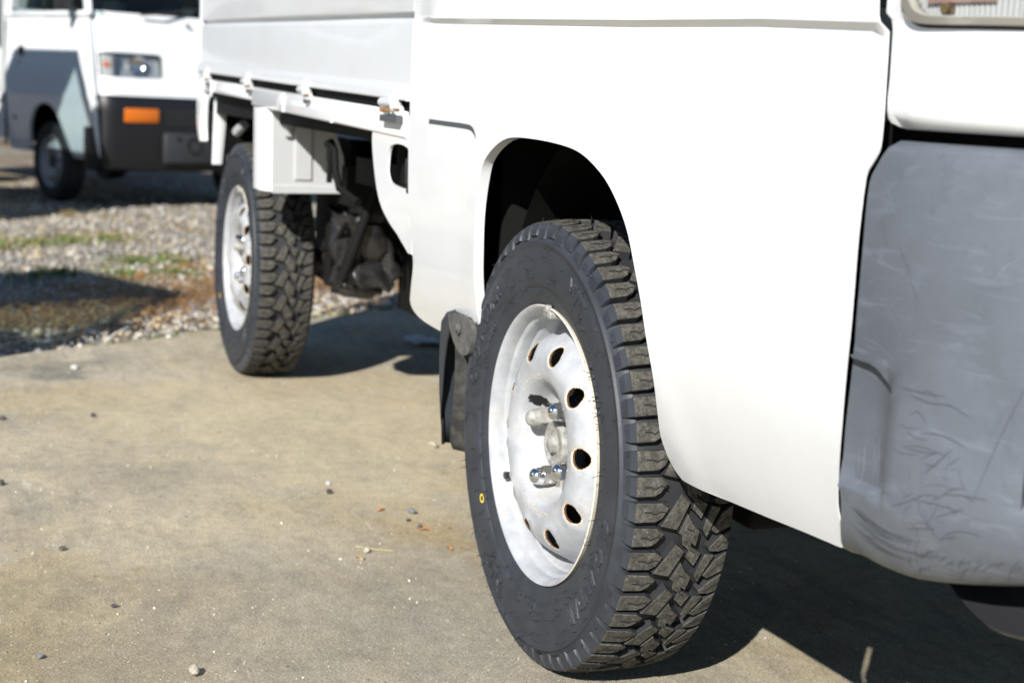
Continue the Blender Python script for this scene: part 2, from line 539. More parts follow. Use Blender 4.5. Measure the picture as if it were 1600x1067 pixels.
def stones(name, pts, size, palette):
    k = len(pts); bV, bF = icoV, icoF
    V = np.repeat(bV[None], k, 0) * (1 + rng.uniform(-.28, .28, (k, len(bV), 1)))
    V *= rng.uniform(.55, 1.25, (k, 1, 3)); V[..., 2] *= .75
    a = rng.uniform(0, 2 * pi, k); b = rng.normal(0, .45, k)
    ca, sa, cb, sb = np.cos(a), np.sin(a), np.cos(b), np.sin(b)
    R = np.zeros((k, 3, 3)); R[:, 0, 0] = ca; R[:, 0, 1] = -sa * cb; R[:, 0, 2] = sa * sb; R[:, 1, 0] = sa; R[:, 1, 1] = ca * cb; R[:, 1, 2] = -ca * sb; R[:, 2, 1] = sb; R[:, 2, 2] = cb
    V = np.einsum('kij,kvj->kvi', R, V) * size[:, None, None] + pts[:, None, :]
    F = (bF[None] + (np.arange(k) * len(bV))[:, None, None]).reshape(-1, 3)
    c = np.minimum(palette[rng.integers(0, len(palette), k)] * rng.uniform(.95, 1.65, (k, 1)), .72)
    return cloud_mesh(name, V.reshape(-1, 3), F, np.repeat(c, len(bV), 0), M_stones)

pal = np.array([(.33, .315, .28), (.26, .255, .245), (.40, .37, .31), (.20, .20, .205), (.34, .29, .21), (.15, .145, .14), (.46, .43, .38), (.32, .25, .16), (.30, .27, .215)])
def field(n, t0, t1, s0, s1):
    t = rng.uniform(0, 1, n); t = t0 + (t1 - t0) * t ** 1.5; s = rng.uniform(s0, s1, n)
    x = E0[0] + EN[0] * t + ED[0] * s; y = E0[1] + EN[1] * t + ED[1] * s
    return x, y, t, s
NS = 46000
x, y, t, s = field(NS, .0, 6.5, -1.6, 6.5)
sz = .0040 + .0078 * rng.random(NS) ** 2.4 + .008 * rng.random(NS) * (rng.random(NS) > .96)
z = np.array([zg(a, b) for a, b in zip(x, y)]) + sz * .25 + .012 * np.exp(-((t - .25) / .2) ** 2)
litter_d = np.exp(-((t - .72 + .10 * np.sin(s * 3.1)) / .17) ** 2)
keep = rng.random(NS) > .80 * litter_d * (s > .3)
stones('gravel', np.stack([x, y, z], 1)[keep], sz[keep], pal)

# dry needle litter and grass
def blades(name, x, y, z, length, width, elev, cols):
    k = len(x); a = rng.uniform(0, 2 * pi, k); d = np.stack([np.cos(a) * np.cos(elev), np.sin(a) * np.cos(elev), np.sin(elev)], 1)
    side = np.stack([-np.sin(a), np.cos(a), np.zeros(k)], 1) * width[:, None]
    p0 = np.stack([x, y, z], 1); p1 = p0 + d * length[:, None] * .6; p2 = p0 + d * length[:, None]; p2[:, 2] -= length * .18 * np.cos(elev)
    V = np.stack([p0 - side, p0 + side, p1 + side * .8, p1 - side * .8, p2, p2 + side * .1], 1).reshape(-1, 3)
    b = np.arange(k)[:, None] * 6
    F = np.concatenate([b + np.array([[0, 1, 2, 3]]), b + np.array([[3, 2, 5, 4]])])
    c = cols[rng.integers(0, len(cols), k)] * rng.uniform(.75, 1.25, (k, 1))
    return cloud_mesh(name, V, F, np.repeat(c, 6, 0), M_blades)
dry = np.array([(.40, .20, .070), (.34, .165, .055), (.46, .27, .11), (.24, .12, .05), (.48, .32, .15)])
yel = np.array([(.36, .29, .10), (.40, .31, .14), (.30, .26, .09), (.26, .20, .08)])
grn = np.array([(.09, .15, .03), (.12, .18, .04), (.16, .19, .05), (.07, .12, .025)])
nL = 26000
s = rng.uniform(-1.3, 6.5, nL); t = .72 - .10 * np.sin(s * 3.1) + rng.normal(0, .19, nL)
x = E0[0] + EN[0] * t + ED[0] * s; y = E0[1] + EN[1] * t + ED[1] * s
kp = (s > .35) | (rng.random(nL) < .18 + .5 * (t > .95)); x, y, t, s = x[kp], y[kp], t[kp], s[kp]; nL = len(x)
z = np.array([zg(a, b) for a, b in zip(x, y)]) + rng.uniform(.008, .026, nL)
blades('dry_litter', x, y, z, rng.uniform(.02, .06, nL), rng.uniform(.0010, .0028, nL), rng.normal(.1, .2, nL), dry)
def patches(name, cs, cols, lo, hi, el):
    X, Y, Z = [], [], []
    for cx, cy, r, k in cs:
        a = rng.uniform(0, 2 * pi, k); q = np.abs(rng.normal(0, r, k))
        X.append(cx + q * np.cos(a)); Y.append(cy + q * np.sin(a))
    X = np.concatenate(X); Y = np.concatenate(Y)
    Z = np.array([zg(a, b) for a, b in zip(X, Y)]); k = len(X)
    return blades(name, X, Y, Z, rng.uniform(lo, hi, k), rng.uniform(.0012, .003, k), np.abs(rng.normal(el, .35, k)), cols)
def along(tt, ss): q = E0 + EN * tt + ED * ss; return float(q[0]), float(q[1])
edge_t_ = [(*along(.03, .35 + .08 * k + random.uniform(-.03, .03)), .025, 60) for k in range(5)] + [(*along(.05, .95 + .1 * k), .03, 110) for k in range(8)]
mid_g = [(*along(1.55 + random.uniform(-.25, .25), .9 + .16 * k), .10, 200) for k in range(8)] + [(*along(2.6, 1.4 + .2 * k), .12, 200) for k in range(6)] + [(*along(.35, .18), .03, 60)]
patches('green_grass', edge_t_ + mid_g, grn, .015, .05, .8)
yl = [(*along(1.9 + random.uniform(-.5, .5), -.1 + .13 * k + random.uniform(-.2, .2)), .14, 260) for k in range(10)] + [(*along(2.9 + random.uniform(-.4, .4), .3 + .2 * k), .2, 240) for k in range(12)] + [(*along(4.6 + random.uniform(-.8, .8), -.4 + .45 * k), .3, 320) for k in range(9)]
patches('yellow_grass', yl, yel, .02, .06, .5)
dl = [(*along(1.35 + random.uniform(-.2, .2), .5 + .35 * k), .12, 380) for k in range(7)] + [(*along(5.3, -.6 + .4 * k), .3, 260) for k in range(12)]
patches('brown_litter', dl, dry, .02, .05, .15)

# =================================================================== WHEEL
TR = .2598        # groove floor radius at the crown
W0, W1 = -.001, .1145
def yw(u): return W0 + (W1 - W0) * u
def crown(u): return .0042 * abs(2 * u - 1) ** 3.2
BLK = {
    'a1': [(0, 0), (.25, -.01), (.325, .10), (.27, .30), (.20, .385), (0, .385)],
    'a2': [(0, .49), (.23, .49), (.30, .61), (.235, .80), (.17, .875), (0, .875)],
    'b': [(.435, -.17), (.535, .0), (.42, .56), (.245, .47)],
    'c': [(.480, -.34), (.570, -.26), (.605, -.07), (.720, .07), (.660, .36), (.555, .16), (.565, -.01), (.490, -.15)],
    'd': [(.515, .23), (.580, .43), (.665, .60), (.640, .92), (.525, .76), (.435, .61)],
    'e': [(.755, .08), (.860, .13), (.815, .36), (.735, .74), (.685, .60), (.695, .42)],
    'f1': [(1, .12), (1, .555), (.835, .69), (.775, .60), (.885, .23)],
    'f2': [(1, .635), (1, 1.05), (.90, 1.09), (.79, 1.045), (.775, .97), (.885, .73)],
}
SIPE = {'a1': [(0.08, .17), (.14, .17), (.18, .21), (.235, .16), (.30, .18)], 'a2': [(.07, .68), (.13, .68), (.165, .72), (.22, .66), (.28, .68)],
        'f1': [(.87, .50), (.93, .37), (.96, .39), (1., .32)], 'f2': [(.87, .97), (.93, .86), (.96, .89), (1., .82)],
        'c': [(.53, -.20), (.60, .0), (.64, .04), (.68, .28)], 'd': [(.52, .52), (.60, .60), (.60, .68), (.63, .80)]}
NP = 30; PT = 2 * pi / NP
def trd(u, v, i, r): th = -(v + i) * PT; rr = r - crown(u); return (rr * cos(th), yw(u), rr * sin(th))

def build_tread():
    mb = MB()
    for i in range(NP):
        jit = random.uniform(-.02, .02)
        for key, pl in BLK.items():
            k = len(pl); cu_ = sum(p[0] for p in pl) / k; cv_ = sum(p[1] for p in pl) / k
            def ins(p, d): # shrink towards the centre by about d metres
                du = (cu_ - p[0]) * (W1 - W0); dv = (cv_ - p[1]) * PT * .27; l = hypot(du, dv) + 1e-9
                return (p[0] + (cu_ - p[0]) * d / l, p[1] + (cv_ - p[1]) * d / l + jit)
            out = []
            for p in pl:
                on = p[0] in (0, 1)
                out.append([ins(p, -.0006) if not on else (p[0], p[1] + jit), ins(p, .0009) if not on else (p[0], p[1] + jit), ins(p, .0019)])
            V = [trd(q[0][0], q[0][1], i, TR - .004) for q in out] + [trd(q[1][0], q[1][1], i, .2692) for q in out] + [trd(q[2][0], q[2][1], i, .2700) for q in out]
            n0 = len(mb.v)
            F = []
            for j in range(k):
                j2 = (j + 1) % k
                F.append((j, j2, k + j2, k + j))
            mb.add(V, F, 1)
            F2 = [(n0 + k + j, n0 + k + (j + 1) % k, n0 + 2 * k + (j + 1) % k, n0 + 2 * k + j) for j in range(k)]
            mb.f += F2; mb.m += [0] * k
            mb.f.append(tuple(n0 + 2 * k + j for j in range(k))); mb.m.append(0)
            if key in SIPE:     # thin cut across the block
                ps = SIPE[key]
                for a, b in zip(ps[:-1], ps[1:]):
                    w = .0007 / (PT * .27)
                    q = [trd(a[0], a[1] + jit - w, i, .27025), trd(b[0], b[1] + jit - w, i, .27025), trd(b[0], b[1] + jit + w, i, .27025), trd(a[0], a[1] + jit + w, i, .27025)]
                    mb.add(q, [(0, 1, 2, 3)], 2)
        # side biters on both shoulders
        for sgn in (0, 1):
            Y = (lambda y: y) if sgn == 0 else (lambda y: W0 + W1 - y)
            offs = ((0, .385, .2462), (.49, .875, .2500)) if sgn == 0 else ((.15, .53, .2462), (.65, 1.03, .2500))
            for v0, v1, rb in offs:
                def pt(v, y, r): th = -(v + i + jit) * PT; return (r * cos(th), Y(y), r * sin(th))
                top_r = .27 - crown(0) - .0006
                V = []
                for v, vv in ((v0, v0 + .012), (v1, v1 - .012)):
                    V += [pt(v, .001, top_r - .003), pt(vv, W0 - .0002, top_r), pt(vv, -.0054, .2580), pt(vv + (v0 + v1 - 2 * vv) * .06, -.0078, rb), pt(v, -.0050, rb - .0004), pt(v, .006, .256)]
                F = [(0, 1, 7, 6), (1, 2, 8, 7), (2, 3, 9, 8), (3, 4, 10, 9), (4, 5, 11, 10)]
                F += [(0, 5, 4, 3, 2, 1), (6, 7, 8, 9, 10, 11)]
                mb.add(V, F, 3)
                # small ribs on the face
                vm = (v0 + v1) / 2
                for q in (vm - .06, vm + .06):
                    mb.add([pt(q - .010, -.0058, .2575), pt(q + .010, -.0058, .2575), pt(q + .010, -.0082, rb + .001), pt(q - .010, -.0082, rb + .001)], [(0, 1, 2, 3)], 3)
            # low step between the biters
    o = mb.build('tread', [M_dusty, M_groove, M_black, M_rubber])
    return o.data, o

half = [(.006, .164), (.0005, .168), (-.0015, .172), (-.0045, .179), (-.0075, .187), (-.0072, .1885), (-.0080, .189), (-.0100, .199), (-.0110, .210), (-.0113, .222), (-.0104, .233), (-.0098, .2392),
        (-.0112, .2402), (-.0112, .2424), (-.0084, .2434), (-.0070, .2450), (-.0035, .2515), (.003, .2555), (.012, .2578), (.03, .2590), (.057, TR - .0005)]
prof = half + [(.114 - y, r) for y, r in half[:-1][::-1]]

def build_wheel_meshes():
    d = {}
    t = MB(); t.lathe_y(prof, 144)
    t.m = [1 if .2545 < (hypot(t.v[f[0]][0], t.v[f[0]][2]) + hypot(t.v[f[2]][0], t.v[f[2]][2])) / 2 else 0 for f in t.f]
    d['tyre'] = t.build('tyre', [M_rubber, M_groove], None, 60)
    # raised outline lettering on the sidewall, bent round the tyre
    mb = MB()
    def text_ring(txt, r0, h, th_mid, spread):
        cu_d = bpy.data.curves.new('lettering', 'FONT'); cu_d.body = txt; cu_d.size = 1; cu_d.align_x = 'CENTER'; cu_d.resolution_u = 2
        to = bpy.data.objects.new('lettering', cu_d); COL.objects.link(to)
        dg = bpy.context.evaluated_depsgraph_get(); me = to.evaluated_get(dg).to_mesh()
        vv = [tuple(v.co) for v in me.vertices]; ff = [tuple(p.vertices) for p in me.polygons]
        # boundary loops -> thin raised ribs
        cnt = {}
        for f in ff:
            for i in range(len(f)):
                e = (min(f[i], f[i - 1]), max(f[i], f[i - 1])); cnt[e] = cnt.get(e, 0) + 1
        def pos(p, lift):
            th = th_mid - p[0] * spread; r = r0 + p[1] * h
            yy = float(np.interp(r, [q[1] for q in half[:13]], [q[0] for q in half[:13]]))
            return (r * cos(th), yy - lift, r * sin(th))
        for (a, b), c in cnt.items():
            if c == 1:
                pa, pb = Vector(vv[a]), Vector(vv[b]); dd = (pb - pa); l = dd.length
                if l < 1e-6: continue
                nn = Vector((-dd.y, dd.x, 0)) / l * .065; tt = dd / l * .04
                q = [pa - nn - tt, pb - nn + tt, pb + nn + tt, pa + nn - tt]; q2 = [pa - nn * .6, pb - nn * .6, pb + nn * .6, pa + nn * .6]
                mb.add([pos(x_, -.0002) for x_ in q] + [pos(x_, .0019) for x_ in q2], [(4, 5, 6, 7), (0, 1, 5, 4), (1, 2, 6, 5), (2, 3, 7, 6), (3, 0, 4, 7)])
        bpy.data.objects.remove(to); bpy.data.curves.remove(cu_d)
    for k in range(2):
        text_ring('GEOLANDAR', .2085, .0265, radians(150 + 180 * k), .125)
        text_ring('M/T', .2085, .0290, radians(62 + 180 * k), .15)
    for k in range(3): text_ring('145/80R12 LT', .1895, .010, radians(30 + 120 * k), .06)
    d['lettering'] = mb.build('lettering', M_rubber); d['lettering']['kind'] = 'stuff'
    # rubber hairs left by the mould
    mb = MB()
    for k in range(240):
        th = random.uniform(0, 2 * pi); r = random.choice([.186, .200, .2075, .2235, .236, .252]) + random.uniform(-.002, .002)
        yy = float(np.interp(r, [q[1] for q in half], [q[0] for q in half])); ln = random.uniform(.005, .012)
        p = Vector((r * cos(th), yy, r * sin(th))); dr = Vector((random.uniform(-.8, .8), -1, random.uniform(-.8, .8))).normalized()
        mb.tube([p, p + dr * ln * .6, p + dr * ln + Vector((random.uniform(-.001, .001), 0, random.uniform(-.001, .001)))], [.0005, .0004, .0003], 4, 0)
    for k in range(110):
        th = random.uniform(0, 2 * pi); u = random.uniform(.02, .98); r = .2695 - crown(u); ln = random.uniform(.002, .006)
        p = Vector((r * cos(th), yw(u), r * sin(th))); dr = Vector((cos(th), random.uniform(-.5, .5), sin(th))).normalized()
        mb.tube([p, p + dr * ln], [.0005, .0003], 4, 0)
    d['rubber_hairs'] = mb.build('rubber_hairs', M_groove); d['rubber_hairs']['kind'] = 'stuff'
    d['tread'] = build_tread()[1]
    # rim barrel with rusty lip
    mb = MB()
    mb.lathe_y([(.004, .1655), (-.0012, .1672), (-.0030, .1680), (-.0042, .1672)], 96, 1)
    mb.lathe_y([(-.0042, .1672), (-.0036, .1655), (.0005, .1622), (.006, .1600), (.0125, .1590), (.0145, .1560), (.0165, .1545), (.028, .1535), (.0300, .1515), (.0325, .1500), (.044, .1465), (.047, .1440), (.056, .1415), (.075, .1400), (.092, .150), (.110, .152), (.118, .167)], 96, 0)
    d['rim'] = mb.build('rim', [M_rim, M_lip], None, 40)
    # pressed steel disc with ten holes
    rr = [.0, .030, .055, .0615, .066, .071, .076, .082, .090, .100, .110, .120, .128, .135, .141, .146, .150]
    yy = [.036, .035, .034, .031, .022, .011, .0035, -.0005, -.0020, -.0022, .0000, .0055, .014, .026, .038, .045, .047]
    hc = [(.1135 * cos(radians(5 + 36 * k)), .1135 * sin(radians(5 + 36 * k)), radians(5 + 36 * k)) for k in range(10)]
    def el(cx, cz, a, ra, rb, n=24): return [(cx + ra * cos(q) * cos(a) - rb * sin(q) * sin(a), cz + ra * cos(q) * sin(a) + rb * sin(q) * cos(a)) for q in [2 * pi * i / n for i in range(n)]]
    holes = [el(*h, .0114, .0112) for h in hc]
    ring1 = [el(*h, .0124, .0122) for h in hc]; ring2 = [el(*h, .0140, .0138, 24) for h in hc]; ring3 = [el(*h, .0215, .0215, 28) for h in hc]
    extra_h = [el(.05 * cos(a), .05 * sin(a), a, .0085, .0060, 16) for a in [radians(63 + 45 + 90 * k) for k in range(4)]]
    bore = el(0, 0, 0, .0305, .0305, 40)
    def fn(x, z):
        r = hypot(x, z); y = float(np.interp(r, rr, yy))
        for cx, cz, a in hc:
            dd = hypot(x - cx, z - cz)
            if dd < .0225: y += -.0032 * (1 - max(dd - .0155, 0) / .007) if dd > .0155 else -.0032 + .0022 * (1 - max(dd - .0118, 0) / .0037)
        return (x, y, z)
    rad_lines = []
    for r in rr[2:-1]:
        rad_lines.append([(r * cos(q), r * sin(q)) for q in np.linspace(0, 2 * pi, 80, endpoint=False)])
    ex = [p for l in rad_lines for p in l if not any(hypot(p[0] - h[0], p[1] - h[1]) < .0235 for h in hc) and not any(hypot(p[0] - .05 * cos(a), p[1] - .05 * sin(a)) < .008 for a in [radians(63 + 45 + 90 * k) for k in range(4)])]
    lines = [l + [l[0]] for l in ring1 + ring2 + ring3]
    V, F = sheet(el(0, 0, 0, .150, .150, 96), holes + extra_h + [bore], lines, .4, fn, rim=lambda x, z: (lambda q: (q[0], q[1] + .0022, q[2]))(fn(x, z)), extra=ex)
    fm = []
    for f in F:
        cx = sum(V[i][0] for i in f) / len(f); cz = sum(V[i][2] for i in f) / len(f); r = hypot(cx, cz)
        q = min(hypot(cx - h[0], cz - h[1]) for h in hc)
        q2 = min(hypot(cx - .05 * cos(a), cz - .05 * sin(a)) for a in [radians(63 + 45 + 90 * k) for k in range(4)])
        fm.append(1 if q < .0118 or r < .0312 else 2 if q < .0131 or q2 < .0088 else 0)
    mb = MB()
    Rr = random.Random(11)
    for k in range(170):      # crumbs of dried dirt along the crest of the disc
        a = Rr.choice([Rr.uniform(radians(120), radians(300)), Rr.uniform(radians(95), radians(160)), Rr.uniform(radians(225), radians(290))]); r = .083 + Rr.gauss(0, .0018)
        y = float(np.interp(r, rr, yy)); q = Rr.uniform(.0004, .0013); c0 = (r * cos(a), y - .0004, r * sin(a))
        mb.add([(c0[0] + q * cos(2.1 * j + k) * Rr.uniform(.6, 1.3), c0[1], c0[2] + q * sin(2.1 * j + k)) for j in range(3)] + [(c0[0], c0[1] - q * .5, c0[2])], [(0, 1, 3), (1, 2, 3), (2, 0, 3)])
    d_ = mb
    mb = MB()                 # black smudges on the wall of the well and behind two nuts
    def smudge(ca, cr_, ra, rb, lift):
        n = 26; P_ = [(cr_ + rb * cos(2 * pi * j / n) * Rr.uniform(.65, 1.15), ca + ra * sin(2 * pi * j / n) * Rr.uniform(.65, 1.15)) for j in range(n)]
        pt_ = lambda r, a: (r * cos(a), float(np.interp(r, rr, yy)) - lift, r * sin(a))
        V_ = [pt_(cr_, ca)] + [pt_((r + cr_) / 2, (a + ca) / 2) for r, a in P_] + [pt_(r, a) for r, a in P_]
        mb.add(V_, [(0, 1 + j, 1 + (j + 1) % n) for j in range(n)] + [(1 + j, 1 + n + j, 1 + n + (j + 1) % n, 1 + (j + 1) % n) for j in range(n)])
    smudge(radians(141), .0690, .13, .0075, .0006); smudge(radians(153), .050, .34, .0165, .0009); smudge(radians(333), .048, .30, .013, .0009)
    d['black_smudge'] = mb.build('black_smudge', M_black); d['black_smudge']['kind'] = 'stuff'
    mb = d_
    d['dirt_crumbs'] = mb.build('dirt_crumbs', M_rust_pale); d['dirt_crumbs']['kind'] = 'stuff'
    d['wheel_disc'] = mesh_obj('wheel_disc', V, F, [M_rim, M_rust_dark, M_rust_pale], None, 50, fm)
    # brake drum seen through the holes
    mb = MB(); mb.lathe_y([(.052, .02), (.052, .10), (.056, .108), (.10, .110)], 40, 0, cap0=True); d['brake_drum'] = mb.build('brake_drum', M_black, None, 40)
    # hub cap
    mb = MB()
    mb.lathe_y([(.038, .030), (.020, .029), (.016, .0275), (.0155, .024), (.018, .021), (.018, .012), (.012, .0105), (.010, .007), (.0098, .0001)], 36, 0)
    mb.lathe_y([(.040, .0325), (.033, .0325), (.0315, .0300)], 36, 1)
    d['hub_cap'] = mb.build('hub_cap', [M_greyzinc, M_rust], None, 40)
    # nut
    def nut(m1, m2):
        mb = MB(); n = 6; h = .0128
        for y0, y1, r0, r1, mi in ((.0, .020, h, h, 0),):
            V = [(r0 * cos(2 * pi * j / n), -y, r0 * sin(2 * pi * j / n)) for y in (y0, y1) for j in range(n)]
            mb.add(V, [(j, (j + 1) % n, n + (j + 1) % n, n + j) for j in range(n)] + [tuple(range(n)), tuple(range(n, 2 * n))[::-1]], mi)
        mb.lathe_y([(.003, .0145), (-.002, .0148), (-.004, .0132)], 24, 0)
        mb.lathe_y([(-.018, .0112), (-.0225, .0108), (-.027, .0106), (-.031, .0094), (-.0338, .0066), (-.0352, .0034), (-.0356, .0001)], 24, 1)
        return mb.build('lug_nut', [m1, m2], None, 35)
    mb = MB()                 # rusty seats under the nuts
    mb.lathe_y([(.0338, .0178), (.0326, .0172), (.0322, .0150)], 22, 0)
    d['nut_seat'] = mb.build('nut_seat', M_rust_seat, None, 40)
    d['lug_nut'] = nut(M_steel, M_chrome)
    d['lug_nut_dull'] = nut(M_greyzinc, M_greyzinc)
    # valve, weight, paint ring
    mb = MB(); mb.tube([(0, .012, 0), (0, 0, 0), (0, -.014, 0)], [.006, .0045, .004], 10); mb.tube([(0, -.014, 0), (0, -.022, 0)], [.005, .0048], 10)
    d['valve'] = mb.build('valve', M_dark_plastic, None, 40)
    mb = MB(); mb.box(-.011, .011, -.004, .007, -.010, -.002); mb.box(-.004, .004, -.006, .001, -.004, .005)
    d['balance_weight'] = mb.build('balance_weight', M_greyzinc, None, None, .0012)
    mb = MB()
    for j in range(24):
        a0, a1 = 2 * pi * j / 24, 2 * pi * (j + 1) / 24
        mb.add([(.0062 * cos(a0), 0, .0062 * sin(a0)), (.0062 * cos(a1), 0, .0062 * sin(a1)), (.0034 * cos(a1), 0, .0034 * sin(a1)), (.0034 * cos(a0), 0, .0034 * sin(a0))], [(0, 1, 2, 3)])
    d['paint_mark'] = mb.build('paint_mark', M_yellow)
    return d
WM = build_wheel_meshes()
for o in WM.values(): COL.objects.unlink(o)

def wheel(parent, loc, rz=0., spin=0., detail=True):
    w = empty('wheel', loc, rz, parent); w.rotation_euler = (0, spin, rz)
    def put(key, p=(0, 0, 0), rot=(0, 0, 0), name=None):
        src = WM[key]; o = bpy.data.objects.new(name or src.name.split('.')[0], src.data)
        for k in src.keys():
            if k in ('kind',): o[k] = src[k]
        o.location = p; o.rotation_euler = rot
        return link(o, w)
    for k in ('tyre', 'tread', 'rim', 'wheel_disc', 'brake_drum', 'hub_cap'): put(k)
    for k in range(4):
        a = radians(63 + 90 * k); put('nut_seat', (.05 * cos(a), 0, .05 * sin(a))); o = put('lug_nut_dull' if k == 1 else 'lug_nut', (.05 * cos(a), .033, .05 * sin(a)), (0, .3 * k, 0), 'lug_nut')
        if k == 1: o['label'] = 'dull grey lug nut without chrome'
    if detail:
        for k in ('lettering', 'rubber_hairs', 'dirt_crumbs', 'black_smudge'): put(k)
        a = radians(209); put('valve', (.146 * cos(a), .028, .146 * sin(a)))
        a = radians(86); put('balance_weight', (.1660 * cos(a), -.003, .1660 * sin(a)), (0, radians(4), 0))
        a = radians(214); r = .1965; yy = float(np.interp(r, [q[1] for q in half], [q[0] for q in half]))
        put('paint_mark', (r * cos(a), yy - .0006, r * sin(a)), (0, 0, .1))
    return w

# =================================================================== THE NEAR TRUCK
truck = empty('kei_truck', (0, 0, -.005))
tag(truck, 'near white kei truck with knobbly off-road tyres and scuffed grey bumper', 'truck', 'white kei trucks parked in the yard')
WID = 1.322       # y of the body's right side mirrored: y -> WID - y
WB = 1.886
fw = wheel(truck, (0, 0, .2735), .003)
rw = wheel(truck, (-WB, 0, .2735), 0., .0)
fw['label'] = 'front wheel with white ten-hole steel disc'
rw['label'] = 'rear wheel under the bed'
wheel(truck, (0, WID, .2735), pi, 0., False); wheel(truck, (-WB, WID, .2735), pi, 0., False)

zs_ = [.15, .30, .345, .40, .45, .52, .60, .67, 1.2]; ysd = [.09, .03, .006, -.014, -.026, -.033, -.036, -.037, -.037]
from_z = np.linspace(.15, 1.2, 400); ysm = np.interp(from_z, zs_, ysd)
ker = np.ones(13) / 13; ysm2 = np.convolve(np.pad(ysm, 6, 'edge'), ker, 'valid')
def groove_z(x): return float(np.interp(x, [-.46, -.35, .277, .52, .69], [.783, .778, .760, .755, .748]))
def y_cab(x, z):
    y = float(np.interp(z, from_z, ysm2))
    g = groove_z(x); f = float(np.interp(x, [-.43, -.36], [0, 1]))
    # pressed crease: the panel above stands 6 mm proud
    d = z - g
    if d > -.004:
        k = min(1, (d + .004) / .006); y -= f * .0065 * k * math.exp(-max(d - .03, 0) / .05)
    # soft flare round the wheel arch
    r = hypot(x - .06, (z - .30) * .86)
    if r > .2: y -= .002 * math.exp(-((r - .285) / .03) ** 2)
    return y

ARCH = [(-.200, .345), (-.200, .40), (-.187, .453), (-.179, .496), (-.172, .545), (-.161, .578), (-.148, .600), (-.120, .617), (-.082, .630), (-.045, .635), (.008, .636), (.066, .635), (.12, .632), (.155, .627), (.186, .618), (.217, .605), (.243, .588), (.266, .567), (.283, .544), (.303, .504), (.315, .468), (.322, .437), (.322, .405), (.312, .376), (.304, .354), (.303, .333), (.307, .319), (.318, .311)]
SILL = [(.362, .312), (.493, .322), (.561, .328), (.618, .332)]
FR = [(.629, .337), (.631, .368), (.637, .386), (.656, .44), (.667, .501), (.671, .53), (.673, .579), (.675, .609), (.678, .638), (.684, .647), (.692, .657), (.694, .667), (.694, .684), (.693, .71), (.691, .744), (.686, .755), (.684, .775), (.684, 1.05)]
RE = [(-.455, 1.05), (-.456, .809), (-.464, .666), (-.466, .621), (-.466, .529), (-.460, .454), (-.470, .427), (-.505, .393), (-.532, .370), (-.529, .355), (-.495, .346), (-.43, .343), (-.34, .343)]
arch_s = smooth_line(ARCH, 3)
outer = arch_s + SILL + smooth_line(FR[:-1], 2) + [FR[-1]] + RE[:2] + smooth_line(RE[1:], 3)[1:]
outer = resample(outer, .018)
gl = [[(x, groove_z(x) + dz) for x in np.arange(-.45, .68, .015)] for dz in (-.026, -.015, -.0065, -.004, -.001, .002, .006, .014)]
def rim_cab(x, z):
    y = y_cab(x, z)
    inarch = -.22 < x < .36 and z > .3
    return (x, y + ((.013 if x < .02 else .03) if inarch else .0012 if x > .6 else .012), z)
V, F = sheet(outer, [], gl, .022, lambda x, z: (x, y_cab(x, z), z), rim_cab, )
mesh_obj('cab_side', V, F, M_white, truck, 38)
V2 = [(x, WID - y, z) for x, y, z in V]
mesh_obj('cab_side', V2, [f[::-1] for f in F], M_white, truck, 38)

# short pressed slot behind the wheel arch
sl = smooth_line([(-.372, .6425), (-.30, .6420), (-.23, .6415), (-.20, .640), (-.186, .6345), (-.181, .629)], 4)
mb = MB(); pv = []
for i, (x, z) in enumerate(sl):
    w = .0030
    pv.append((x, z, w if i < len(sl) - 5 else w * .7))
mb.add([(x, y_cab(x, z) - .0008, z + w) for x, z, w in pv] + [(x, y_cab(x, z) - .0008, z - w) for x, z, w in pv] + [(x, y_cab(x, z) + .004, z + w * .2) for x, z, w in pv],
       [(i, i + 1, i + 1 + len(pv), i + len(pv)) for i in range(len(pv) - 1)])
mb.build('panel_slot', M_plate, truck)

# lower rear bracket with its rectangular hole, between cab and bed
BR = [(-.672, .6215), (-.675, .600), (-.655, .554), (-.626, .516), (-.579, .488), (-.53, .470), (-.462, .448), (-.4695, .529), (-.4695, .6215)]
HO = smooth_line([(-.585, .56), (-.583, .580), (-.572, .599), (-.531, .604), (-.486, .600), (-.477, .588), (-.479, .548), (-.484, .541), (-.55, .543), (-.575, .549), (-.585, .56)], 2)
V, F = sheet(resample(smooth_line(BR + [BR[0]], 3)[:-1], .02), [HO[:-1]], [], .03, lambda x, z: (x, -.031 + .10 * max(0, .5 - z), z), lambda x, z: (x, -.0275 + .10 * max(0, .5 - z), z))
mesh_obj('filler_bracket', V, F, M_white, truck, 40)
mb = MB(); mb.box(-.500, -.474, -.030, -.008, .548, .585); mb.box(-.479, -.474, -.034, -.020, .535, .588)
mb.build('filler_latch', M_dark_plastic, truck, None, .003)
mb = MB(); mb.box(-.64, -.462, .0, .005, .50, .615); mb.build('filler_recess', M_under, truck)

